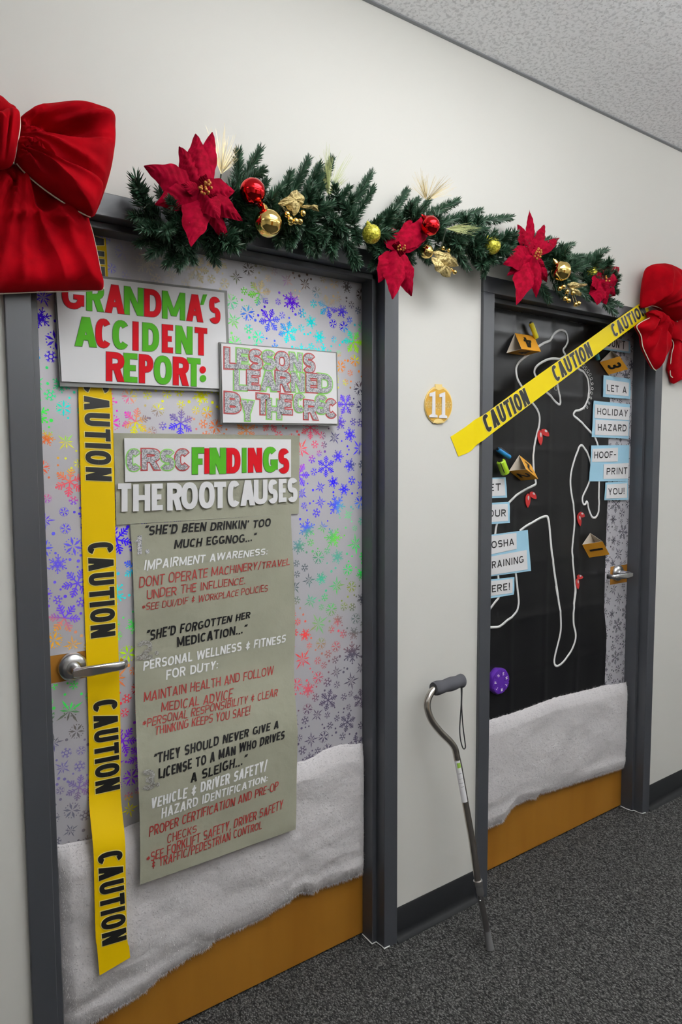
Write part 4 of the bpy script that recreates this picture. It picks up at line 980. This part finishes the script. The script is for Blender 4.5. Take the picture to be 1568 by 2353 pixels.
mb = MB(); mb.tube(g, rr, 20); mb.build('foam_grip', M['foam_grip'], t, smooth=True)
s_ = catmull([KP(*p) for p in [(470,185),(472,260),(468,340),(460,440),(455,530),(462,610),(480,668),(497,660),(492,600),(482,520),(475,430),(472,330),(476,240),(478,185)]], 5)
s_ = [p+Vector((0, -.004*math.sin(math.pi*i/len(s_)), 0)) for i, p in enumerate(s_)]
mb = MB(); mb.tube(s_, .0019, 7); mb.build('wrist_strap', M['strap'], t, smooth=True)
a, b_ = KP(438,760), KP(497,1078); ax = (b_-a).normalized(); toc = (Vector(CAM)-a).normalized(); sd = ax.cross(toc).normalized(); nn = sd.cross(ax)
nn = nn if nn.dot(toc) > 0 else -nn
def patch(u0, u1, a0, a1, r, name, m):
    mb = MB(); mb.grid([[a+(b_-a)*u+(nn*math.cos(q)+sd*math.sin(q))*r for q in [a0+(a1-a0)*k/8 for k in range(9)]] for u in (u0, u1)]); return mb.build(name, m, t, smooth=True)
lo = patch(0, 1, -1.5, .9, .0109, 'sticker', M['white']); 
for u0_, u1_, a0, a1, mm in ((.05, .17, -.9, .2, 'label_green'), (.30, .31, -.6, .3, 'ink_grey'), (.43, .435, -.7, .5, 'ink_grey'), (.53, .537, -.7, .6, 'ink_grey'), (.62, .628, -.7, .3, 'ink_grey')):
    mb = MB(); mb.grid([[a+(b_-a)*u+(nn*math.cos(q)+sd*math.sin(q))*.0111 for q in [a0+(a1-a0)*k/6 for k in range(7)]] for u in (u0_, u1_)])
    mb.build('print_patch' if mm == 'label_green' else 'print_rule', M[mm], lo, smooth=True)
mb = MB(); c1 = KP(625, 1835); mb.sphere(c1+Vector((-.008, -.004, 0)), .0035, 0, 10, 8); mb.build('snap_button', M['chrome'], t, smooth=True)

# ------------------------------------------------------------------ velvet bows
from mathutils import noise as _nz
def pillow(name, parent, outline, Yb, depth, m, dents=(), ridges=None, n_out=10, K=20, pw=2.4, back=.012, seed=0, center=None, sil=0.0):
    """stuffed cloth shape: px outline at depth Yb, swelling towards the viewer; dents (px, py, sx, sy, angle, amount)"""
    at = lambda a, b_: (lambda p: Vector((p.x, Yb, p.z)))(P(a, b_, Yb-sil*depth))     # outline as it stands at sil of the swelling
    ring = catmull([at(a, b_) for a, b_ in outline], n_out, True)
    c = at(*center) if center else sum(ring, Vector())/len(ring)
    pxs = catmull([Vector((a, b_, 0)) for a, b_ in outline], n_out, True); cpx = Vector((*center, 0)) if center else sum(pxs, Vector())/len(pxs)
    mb = MB(); rows = []
    for k in range(K+1):
        t = k/K; r = []
        for p, q in zip(ring, pxs):
            w = c+(p-c)*t; s = cpx+(q-cpx)*t
            d = depth*max(0.0, 1-t**pw)**.55
            for (dx, dy, sx, sy, an, am) in dents:
                ux, uy = s.x-dx, s.y-dy; ca, sa = math.cos(an), math.sin(an)
                d -= am*math.exp(-((ux*ca+uy*sa)/sx)**2-((-ux*sa+uy*ca)/sy)**2)*min(1, (1-t)*5)
            if ridges:
                kx, ky, num, amp, ph = ridges; th = math.atan2(s.y-ky, s.x-kx); dist = math.hypot(s.x-kx, s.y-ky)
                d += amp*(1-3.2*abs(_nz.noise((th*num*.45+ph, dist/260, seed*3.1))))*(.3+.7*math.exp(-dist/170))*min(1, (1-t)*4)*min(1, dist/12)
            d += .004*_nz.noise((w.x*26, w.z*26, seed))*min(1, (1-t)*4)
            r.append(Vector((w.x, Yb-max(d, -.03), w.z)))
        rows.append(r)
    mb.grid(rows, closed_u=True)
    mb.grid([[p+Vector((0, back, 0))*1.0 if i else p for p in rr] for i, rr in ((0, rows[-1]), (1, [c+(p-c)*.97 for p in ring]), (2, [c+(p-c)*.02 for p in ring]))], closed_u=True)
    return mb.build(name, m, parent, smooth=True)
def edge_wire(parent, pts, Y, r=.0016):
    mb = MB(); mb.tube(catmull([P(a, b_, Y) for a, b_ in pts], 6), r, 6); return mb.build('wired_edge', M['trim'], parent, smooth=True)

t = thing('velvet_bow', 'large red velvet bow with cream wired edges on the corner of the snowflake door', 'bow', tuple(P(20, 668, -.03)))
V = M['velvet']
pillow('loop', t, [(40,300),(43,275),(70,252),(110,242),(165,238),(215,245),(257,261),(263,300),(262,340),(253,395),(240,440),(226,478),(212,498),(185,478),(140,440),(90,395),(50,365),(36,335)], -.035, .078, V,
       dents=[(150,318,75,24,.12,.075),(95,300,50,12,.35,.03),(120,285,60,10,-.1,.02)], ridges=(35,315,9,.022,.5), seed=1, center=(165,350))
pillow('loop_band', t, [(38,318),(58,322),(85,342),(122,366),(170,384),(205,398),(236,428),(226,470),(211,499),(180,484),(140,460),(100,432),(65,404),(38,376),(30,348)], -.085, .06, V,
       dents=[(185,387,50,6,.35,.02),(100,400,60,10,.55,-.008)], ridges=(35,345,9,.016,1.2), seed=2, center=(130,415))
pillow('tail', t, [(-30,392),(15,380),(60,392),(105,420),(150,456),(195,492),(208,525),(220,575),(230,625),(237,664),(200,667),(150,668),(100,669),(50,671),(0,673),(-60,675),(-70,520)], -.03, .055, V,
       dents=[(95,470,30,50,.5,.03),(60,505,70,9,-.1,-.016),(130,520,45,9,.35,-.014),(75,570,65,45,0,.02),(178,570,30,60,.5,.014),(190,610,25,50,.6,-.006)], ridges=(40,385,9,.022,0), seed=3, center=(90,560), pw=5)
pillow('loop', t, [(40,266),(22,244),(0,229),(-60,205),(-170,190),(-230,215),(-250,320),(-215,470),(-150,480),(-60,420),(-5,375),(20,330)], -.035, .09, V, ridges=(20,320,8,.01,0), seed=5, center=(-110,330))
pillow('tail', t, [(-20,390),(10,400),(0,470),(-40,560),(-80,680),(-230,670),(-200,560),(-120,440)], -.028, .045, V, seed=6)
kn = pillow('knot', t, [(-28,256),(-5,262),(10,256),(28,252),(43,263),(45,290),(41,320),(36,350),(29,378),(5,388),(-25,380),(-34,320)], -.10, .05, V, dents=[(12,320,3,50,.1,.012),(-8,320,3,50,0,.01)], seed=7)
edge_wire(t, [(45,263),(46,290),(42,320),(36,350),(30,376)], -.103)
edge_wire(t, [(38,376),(65,405),(100,434),(140,462),(180,486),(208,499)], -.087)
edge_wire(t, [(196,494),(209,525),(221,575),(231,625),(238,664)], -.032, .0022)
edge_wire(t, [(237,666),(200,669),(150,670),(100,671),(50,673),(0,675),(-60,677)], -.030, .0012)
edge_wire(t, [(110,241),(165,237),(215,244),(257,260),(264,300),(263,340),(254,395),(241,440)], -.033, .0008)

t = thing('velvet_bow', 'smaller looking red velvet bow with drooping tails beyond the black sheeted door', 'bow', tuple(P(1535, 880, -.02)))
pillow('tail', t, [(1532,728),(1560,712),(1610,710),(1640,740),(1640,850),(1600,868),(1568,873),(1556,878),(1547,881),(1541,858),(1537,848),(1543,815),(1548,793),(1543,780),(1536,776),(1530,755)], -.02, .035, V, dents=[(1560,790,8,60,.1,.015)], seed=11, center=(1585,800), pw=4)
pillow('loop', t, [(1572,705),(1596,676),(1640,672),(1680,710),(1660,760),(1600,768),(1566,742)], -.03, .08, V, seed=12)
pillow('tail', t, [(1491,716),(1505,712),(1519,717),(1532,730),(1541,742),(1538,758),(1535,780),(1531,800),(1523,822),(1512,845),(1508,850),(1502,846),(1490,824),(1478,797),(1474,772),(1464,752),(1470,742),(1486,733),(1494,726)], -.055, .036, V,
       dents=[(1497,757,22,3.2,-.95,.03),(1519,765,20,3.2,1.2,.03),(1508,745,16,5,1.5,-.012)], ridges=(1512,714,9,.012,0), seed=13, center=(1508,770), pw=3.5)
pillow('loop', t, [(1484,706),(1483,690),(1485,660),(1490,630),(1497,612),(1508,606),(1522,604),(1535,607),(1547,618),(1556,642),(1566,668),(1576,692),(1578,715),(1571,733),(1558,738),(1549,731),(1532,716),(1516,706),(1500,702),(1490,705)], -.05, .075, V, sil=.15,
       dents=[(1556,678,4,26,-.5,.05),(1540,660,5,30,-.3,.012)], ridges=(1500,720,8,.014,0), seed=14, center=(1522,665))
edge_wire(t, [(1484,708),(1490,706),(1500,703),(1516,707),(1532,717),(1549,732),(1558,739)], -.056, .0016)
edge_wire(t, [(1510,716),(1505,726),(1486,734),(1470,743),(1464,752),(1474,772),(1478,797),(1490,824),(1502,846),(1508,851)], -.06, .0018)
edge_wire(t, [(1540,742),(1537,758),(1535,780),(1531,800),(1523,822),(1511,846)], -.06, .0012)
edge_wire(t, [(1534,780),(1543,779),(1549,793),(1544,815),(1541,858),(1547,868),(1557,878)], -.024, .0018)

# ------------------------------------------------------------------ garland of artificial pine
core = catmull([P(a, b_, -.055) for a, b_ in [(345,512),(400,530),(460,540),(520,525),(580,505),(640,505),(700,505),(760,512),(820,530),(870,545),(930,545),(990,545),(1050,560),(1110,575),(1170,590),(1230,610),(1290,625),(1350,645),(1400,672)]], 6)
gar = thing('garland', 'artificial pine garland draped along the tops of both door frames', 'garland', tuple(P(860, 560, -.03)))
mb = MB(); mb.tube(core, .006, 8); mb.build('wire_spine', M['stem'], gar, smooth=True)
def pine(length, n, seed, nl=.026):
    rg = random.Random(seed); mb = MB()
    mb.tube([(0, 0, 0), (0, 0, length*.96)], [.0022, .0008], 5, cap=False)
    mb.c = [(.02, .03, .016)]*len(mb.c)
    for k in range(n):
        tt = rg.uniform(.03, 1)**.9; z = tt*length; ph = rg.uniform(0, 6.283)
        a = math.radians(rg.uniform(42, 66)*(1-.45*max(0, tt-.7)/.3)); l = nl*rg.uniform(.72, 1.15)*(1-.25*tt)
        d = Vector((math.sin(a)*math.cos(ph), math.sin(a)*math.sin(ph), math.cos(a))); p = Vector((0, 0, z)); s = d.cross(Vector((0, 0, 1))).normalized(); q = s.cross(d)
        w = .0010; g = rg.random(); u = rg.random()
        col = (.018+.02*g, .055+.05*g, .028+.028*g) if u < .8 else ((.05+.04*g, .115+.05*g, .06+.04*g) if u < .96 else (.25, .3, .24))
        tip = p+d*l; b0, b1, b2 = p+s*w, p-s*w*.5+q*w*.87, p-s*w*.5-q*w*.87; m1 = p+d*l*.65
        for e0, e1 in ((b0, b1), (b1, b2), (b2, b0)):
            mb.poly([e0, e1, e1+d*l*.7, e0+d*l*.7], 0, col); mb.poly([e0+d*l*.7, e1+d*l*.7, tip], 0, col)
    me_o = mb.build('needle_branch', M['needle'], None, origin=(0, 0, 0)); me = me_o.data; bpy.data.objects.remove(me_o); return me
PINE = [(.06, [pine(.06, 230, s) for s in (1, 2)]), (.10, [pine(.10, 400, s) for s in (3, 4, 5)]), (.15, [pine(.15, 560, s) for s in (6, 7)])]
org = Vector(gar['_org']); nb = 0
def branch(b0, t0, Y0, Y1):
    global nb
    a, b_ = P(*b0, Y0), P(*t0, Y1); v = b_-a; L_ = v.length
    base = min(PINE, key=lambda k: abs(k[0]-L_)); me = base[1][nb % len(base[1])]; s = L_/base[0]
    R_ = v.to_track_quat('Z', 'Y').to_matrix() @ Matrix.Rotation(nb*1.7, 3, 'Z'); xy = min(1.0, max(.8, s))
    o = bpy.data.objects.new('needle_branch', me); C.objects.link(o); o.parent = gar
    o.matrix_local = Matrix.Translation(a-org) @ R_.to_4x4() @ Matrix.Diagonal((xy, xy, s, 1)); nb += 1
BR = [((372,505),(310,432),-.05,-.05),((360,505),(303,495),-.05,-.06),((400,530),(318,560),-.05,-.05),((400,545),(345,585),-.06,-.06),((415,555),(385,605),-.05,-.06),((430,560),(412,612),-.05,-.07),
((395,500),(368,440),-.05,-.04),((425,520),(392,462),-.06,-.14),((415,515),(380,530),-.08,-.13),((470,535),(485,575),-.05,-.06),((500,520),(503,572),-.06,-.08),((430,545),(445,600),-.05,-.05),((385,520),(330,525),-.06,-.09),
((545,470),(548,352),-.05,-.045),((548,440),(596,348),-.05,-.05),((560,420),(605,392),-.06,-.08),((540,500),(572,462),-.07,-.13),((530,500),(545,440),-.06,-.07),((600,480),(645,432),-.05,-.06),((590,490),(640,470),-.06,-.09),((580,470),(610,420),-.05,-.06),
((655,480),(708,368),-.05,-.045),((680,490),(738,405),-.05,-.06),((720,480),(762,368),-.05,-.05),((755,490),(802,432),-.06,-.09),((790,505),(852,400),-.05,-.05),((805,520),(858,432),-.05,-.06),((700,450),(735,380),-.06,-.08),((640,480),(668,400),-.05,-.05),
((650,510),(640,560),-.06,-.07),((680,520),(668,565),-.06,-.08),((705,520),(712,578),-.06,-.07),((740,520),(765,585),-.06,-.07),((780,535),(826,605),-.06,-.08),((800,550),(815,610),-.06,-.07),((760,505),(740,560),-.07,-.10),((720,505),(690,470),-.08,-.13),((780,490),(770,430),-.07,-.11),
((835,555),(875,575),-.05,-.06),((560,515),(558,562),-.05,-.06),((590,510),(572,545),-.06,-.08),((530,530),(520,568),-.05,-.06),((870,535),(935,440),-.05,-.045),((895,530),(960,460),-.05,-.06),((930,520),(945,470),-.06,-.10),((950,510),(985,462),-.05,-.06),
((975,500),(1052,462),-.05,-.05),((1005,515),(1102,485),-.05,-.05),((1060,515),(1172,500),-.05,-.05),((1030,535),(1115,528),-.06,-.10),((1000,540),(1075,545),-.07,-.12),((1065,560),(1098,612),-.05,-.06),((1040,560),(1072,612),-.05,-.06),((1125,575),(1112,632),-.05,-.06),
((1095,560),(1160,548),-.06,-.09),((1130,580),(1200,552),-.05,-.06),((890,560),(855,612),-.05,-.06),((925,560),(948,602),-.05,-.06),((1000,560),(1025,600),-.05,-.07),((1170,580),(1228,540),-.05,-.05),((1210,580),(1262,548),-.05,-.05),((1250,590),(1315,562),-.05,-.06),
((1270,600),(1340,588),-.06,-.09),((1300,615),(1392,575),-.05,-.05),((1310,622),(1382,602),-.06,-.09),((1300,640),(1352,684),-.06,-.08),((1330,650),(1372,690),-.06,-.08),((1375,680),(1428,702),-.05,-.06),((1385,690),(1412,718),-.05,-.06),((1240,650),(1262,690),-.05,-.06),
((1290,600),(1290,565),-.06,-.08),((1340,640),(1378,640),-.06,-.10),((860,540),(905,505),-.07,-.10),((1080,575),(1150,600),-.05,-.07),((960,560),(985,600),-.05,-.06),((640,500),(690,520),-.08,-.11),((480,520),(520,545),-.06,-.1),((700,500),(760,470),-.07,-.1),((1270,650),(1300,680),-.05,-.06),
((815,520),(790,470),-.07,-.1),((1190,620),(1240,640),-.05,-.05)]
for b_ in BR: branch(*b_)
# short inner sprigs round the spine, far too many to count: one mesh
rg = random.Random(21); dense = MB(); pool = [[v.co.copy() for v in k.vertices] for k in PINE[0][1]]; polys = [[list(p.vertices) for p in k.polygons] for k in PINE[0][1]]
cols = []
for k in PINE[0][1]:
    d_ = k.color_attributes['Col'].data; cols.append([tuple(d_[p.loop_start].color[:3]) for p in k.polygons])
for k in range(125):
    p0 = core[rg.randrange(len(core))]; a = rg.uniform(0, 6.28); r_ = rg.uniform(.3, 1)
    d_ = Vector((rg.uniform(-.7, .7), -rg.uniform(.1, 1.1), 0))+Vector((math.cos(a)*.5, 0, math.sin(a)*.9)); L_ = rg.uniform(.05, .085)
    R_ = d_.to_track_quat('Z', 'Y').to_matrix(); i = k % 2; n0 = len(dense.v); st = p0+Vector((rg.uniform(-.02, .02), 0, rg.uniform(-.015, .02)))
    for co in pool[i]:
        q = st+R_ @ (co*(L_/.06)); dense.v.append(Vector((q.x, min(q.y, -.016), q.z)))
    for f_, c_ in zip(polys[i], cols[i]): dense.f.append([n0+j for j in f_]); dense.m.append(0); dense.c.append(c_)
o = dense.build('inner_sprigs', M['needle'], gar); o['kind'] = 'stuff'

# ------------------------------------------------------------------ poinsettias
def petal(parent, c, tip, w, seed, arch=.12, fold=.3):
    rg = random.Random(seed); d = tip-c; L_ = d.length; view = (Vector(CAM)-c).normalized(); nrm = (view*.6+Vector((0, -1, 0))*.4); dd = d.normalized()
    nrm = (nrm-dd*nrm.dot(dd)).normalized(); side = dd.cross(nrm).normalized(); rows = []; n, m_ = 26, 10; ph = rg.uniform(0, 6)
    for i in range(n+1):
        t = i/n; wp = (math.sin(math.pi*min(1, t**.8*.98+.01))**.85)*(1.0 if t < .6 else 1-.28*((t-.6)/.4))+.05*(1-t); r = []
        wp *= 1+.07*math.sin(t*19+ph)
        for j in range(m_+1):
            s = -1+2*j/m_; x = s*wp*w/2
            h = arch*L_*4*t*(1-t)*.6-fold*abs(s)*wp*w*.5*(1-.3*t)+.0028*math.sin(t*46-abs(s)*9)*(1-abs(s)*.4)*(.3+t*(1-t)*3)-.02*L_*math.sin(t*9+ph)*s
            r.append(c+d*t+side*x+nrm*h)
        rows.append(r)
    mb = MB(); mb.grid(rows); return mb.build('petal', M['petal'], parent, smooth=True)
def poinsettia(label, z, centre, Yc, petals, berry=1.0, stamens=14, seed=0):
    c = P(*z(*centre), Yc); t = thing('poinsettia', label, 'artificial flower', tuple(c), 'poinsettias on the garland')
    for i, (tx, ty, wz, dY) in enumerate(petals):
        tip = P(*z(tx, ty), Yc+dY); scale = pxm(*z(*centre), Yc)*(z(1000, 0)[0]-z(0, 0)[0])/1000
        off = Vector((0, .007*(i % 3), 0)); petal(t, c+off, tip, wz*scale, seed*31+i, arch=.12+.08*(i % 2), fold=.55-.12*(i % 3))
    rg = random.Random(seed); mb = MB(); r = pxm(*z(*centre), Yc)*7*berry
    for k in range(stamens):
        a = rg.uniform(0, 6.28); q = math.sqrt(rg.random())*r*1.9; mb.sphere(c+Vector((q*math.cos(a), -.016-rg.uniform(0, .012), q*math.sin(a))), r*.42, 0, 8, 6)
    o = mb.build('stamens', M['stamen'], t, smooth=True); o['kind'] = 'stuff'
z2 = zoomer(280, 280, 3.92); z4 = zoomer(800, 380, 4.1263); z5 = zoomer(1120, 480, 3.5)
poinsettia('big red poinsettia at the start of the garland nearest the large bow', z2, (720,620), -.145,
  [(960,1110,150,.06),(300,745,230,.03),(200,398,250,.02),(515,222,190,.03),(815,92,190,.04),(1015,620,230,.01),(880,880,200,-.02),(1090,892,170,.03),(622,1122,250,.0),(662,108,200,.035),(540,560,110,-.02),(860,660,110,-.02),(760,470,110,-.015)], 1.15, 18, 1)
poinsettia('dark red poinsettia hanging sideways over the wall between the two door frames', z4, (455,800), -.125,
  [(395,555,190,.05),(600,498,110,.05),(690,520,150,.04),(850,470,190,.05),(745,700,120,.01),(290,1112,190,.02),(425,1268,210,-.01),(602,1240,210,.02),(560,960,150,.0),(480,720,90,-.02),(560,800,110,-.02)], .8, 8, 2)
poinsettia('red poinsettia above the black sheeted door beside a gold bauble', z5, (365,375), -.125,
  [(580,238,90,.04),(245,125,105,.03),(340,10,75,.045),(455,128,95,.03),(190,318,105,.02),(130,440,165,.015),(160,535,110,.03),(480,590,100,.03),(235,772,170,-.01),(395,715,115,.0),(465,468,80,-.01),(400,240,100,.0)], .9, 14, 3)
poinsettia('small red poinsettia at the far end of the garland', z5, (915,575), -.11,
  [(905,430,95,.03),(1000,440,110,.03),(1062,470,130,.03),(1056,580,120,.02),(1030,700,140,.02),(960,770,130,.01),(885,772,140,.0),(838,610,110,.0),(870,480,80,.02),(960,660,110,-.01)], .7, 8, 4)

# ------------------------------------------------------------------ baubles
def bauble(label, px, py, rpx, Y, m, group, capdir=None, name='bauble'):
    c = P(px, py, Y); r = rpx*pxm(px, py, Y); t = thing(name, label, 'bauble', tuple(c), group)
    mb = MB(); mb.sphere(c, r, 0, 40, 24); mb.build('ball', m, t, smooth=True)
    d = (P(capdir[0], capdir[1], Y+.01)-c).normalized() if capdir else Vector((0, .8, .6))
    mb = MB(); mb.tube([c+d*r*.93, c+d*r*1.12, c+d*r*1.32], [r*.32, r*.27, r*.22], 16); mb.tube([c+d*r*1.3, c+d*r*1.5], [r*.09, r*.09], 8)
    mb.build('cap', m, t, auto=40)
bauble('shiny red bauble beside the biggest poinsettia', 581, 440, 29.5, -.135, M['redball'], 'shiny baubles', (603, 478))
bauble('shiny gold bauble, largest on the garland, below a red bauble', 617, 513, 31, -.15, M['gold'], 'shiny baubles', (606, 470))
bauble('shiny red bauble tucked against the sideways dark poinsettia', 990, 519, 21.5, -.15, M['redball'], 'shiny baubles', (975, 500))
bauble('small shiny gold bauble under the sideways poinsettia', 981, 578, 15.5, -.10, M['gold'], 'shiny baubles', (990, 560))
bauble('shiny gold bauble above the black sheeted door', 1290, 623, 22.5, -.13, M['gold'], 'shiny baubles', (1275, 600))
bauble('lime gold glitter bauble above the corner of the snowflake door', 854, 538, 21.5, -.11, M['lime_glitter'], 'glitter baubles', (845, 510), 'glitter_bauble')
bauble('lime gold glitter bauble over the bare wall before the second door', 1132, 565, 19, -.11, M['lime_glitter'], 'glitter baubles', (1120, 545), 'glitter_bauble')
bauble('lime gold glitter bauble mostly hidden behind the smallest poinsettia', 1360, 626, 14, -.075, M['lime_glitter'], 'glitter baubles', (1350, 610), 'glitter_bauble')

# ------------------------------------------------------------------ gold leaf and berry picks, tinsel sprays
def leaf(parent, pts, Y, depth):
    ring = catmull([P(*p, Y) for p in pts], 5, True); c = sum(ring, Vector())/len(ring); mb = MB()
    rows = [[c+(p-c)*t+Vector((0, -depth*(1-t*t)+.003*math.sin(i*.9)*t, 0)) for i, p in enumerate(ring)] for t in (1, .75, .5, .25, .02)]
    mb.grid(rows, closed_u=True); mb.grid([[p+Vector((0, .0012, 0)) for p in reversed(r)] for r in rows], closed_u=True)
    return mb.build('leaf', M['gold_leaf'], parent, smooth=True)
def pick(label, z, leaves, berries, br, Yl, Yb):
    t = thing('berry_pick', label, 'gold pick', tuple(P(*z(*berries[0]), Yb)), 'gold leaf and berry picks')
    for l in leaves: leaf(t, [z(*p) for p in l], Yl, .012)
    root = P(*z(*leaves[0][0]), Yl+.04)
    for i, b_ in enumerate(berries):
        c = P(*z(*b_), Yb-.006*(i % 2)); r = br*pxm(*z(*b_), Yb); mb = MB(); mb.sphere(c, r, 0, 18, 12); o = mb.build('berry', M['gold'], t, smooth=True)
        mb = MB(); mb.tube([c+Vector((0, .004, 0)), c.lerp(root, .5)+Vector((0, 0, .004)), root], .0009, 5); mb.build('wire', M['gold_leaf'], o)
z3 = zoomer(560, 320, 4.6118)
pick('gold glitter leaves with round gold berries beside the largest gold bauble', z3,
  [[(380,690),(385,655),(430,625),(480,600),(500,565),(545,540),(600,565),(648,640),(630,680),(600,730),(545,808),(500,760),(450,715)],[(612,712),(640,700),(700,705),(760,690),(785,715),(800,768),(740,745),(700,738),(650,735)]],
  [(460,795),(492,850),(500,880),(552,868),(598,872),(628,785)], 7.5, -.14, -.135)
pick('gold glitter leaves with tiny gold beads hanging over the bare wall', z4,
  [[(815,825),(850,812),(930,825),(985,850),(1030,900),(1046,950),(1000,962),(920,948),(870,910)],[(800,870),(815,950),(850,1005),(900,1045),(965,1060),(985,1000),(960,960),(900,945),(850,890)]],
  [(902,785),(958,805),(975,990),(1013,1012)], 5, -.10, -.095)
pick('gold glitter leaves with a trailing cluster of gold berries over the second door', z5,
  [[(648,608),(690,588),(750,600),(812,606),(770,625),(715,640),(670,632)],[(672,632),(720,650),(745,675),(755,698),(715,690),(690,665)]],
  [(582,640),(612,625),(642,665),(690,676),(625,720),(655,738),(712,768),(735,760)], 5.5, -.115, -.12)
def spray(label, z, base, tips, Y, m, n, seed, spread=.5):
    rg = random.Random(seed); b0 = P(*z(*base), Y); t = thing('tinsel_spray', label, 'tinsel spray', tuple(b0), 'needle sprays in the garland')
    tw = [P(*z(*p), Y+rg.uniform(-.03, .02)) for p in tips]; mb = MB()
    for k in range(n):
        i = rg.randrange(len(tw)-1); tp_ = tw[i].lerp(tw[i+1], rg.random()); L_ = rg.uniform(.55, 1.02)
        tp_ = b0+(tp_-b0)*L_+Vector((0, rg.uniform(-.03, .012), 0)); s0 = b0+(tp_-b0)*rg.uniform(0, .25)
        mid = s0.lerp(tp_, .55)+Vector((rg.uniform(-.004, .004), rg.uniform(-.004, .004), rg.uniform(0, .006)))
        mb.tube([s0, mid, tp_], [.0005, .0004, .0002], 3, cap=False)
    mb.build('needles', m, t)
    mb = MB(); mb.tube([b0+Vector((0, .02, -.05)), b0], .0018, 6); mb.build('stem', M['stem'], t)
spray('pale tinsel spray behind the biggest poinsettia', z2, (895,470), [(735,10),(800,60),(880,50),(990,70),(1050,190),(1060,330)], -.05, M['spray'], 60, 1)
spray('pale green needle spray standing above the middle of the snowflake door', z3, (900,600), [(680,170),(780,190),(820,90),(875,25),(960,120),(1060,160),(1105,215),(1095,370),(1050,480)], -.055, M['spray_green'], 90, 2)
spray('bushy gold tinsel spray above the sideways poinsettia', z4, (745,330), [(545,215),(570,110),(645,45),(720,65),(825,80),(900,115),(970,150),(985,215),(960,320)], -.06, M['spray'], 85, 3)
spray('low lime green needle spray beside the second glitter bauble', z4, (930,600), [(1080,560),(1200,600),(1260,640),(1200,690),(1080,640)], -.11, M['spray_green'], 60, 4)
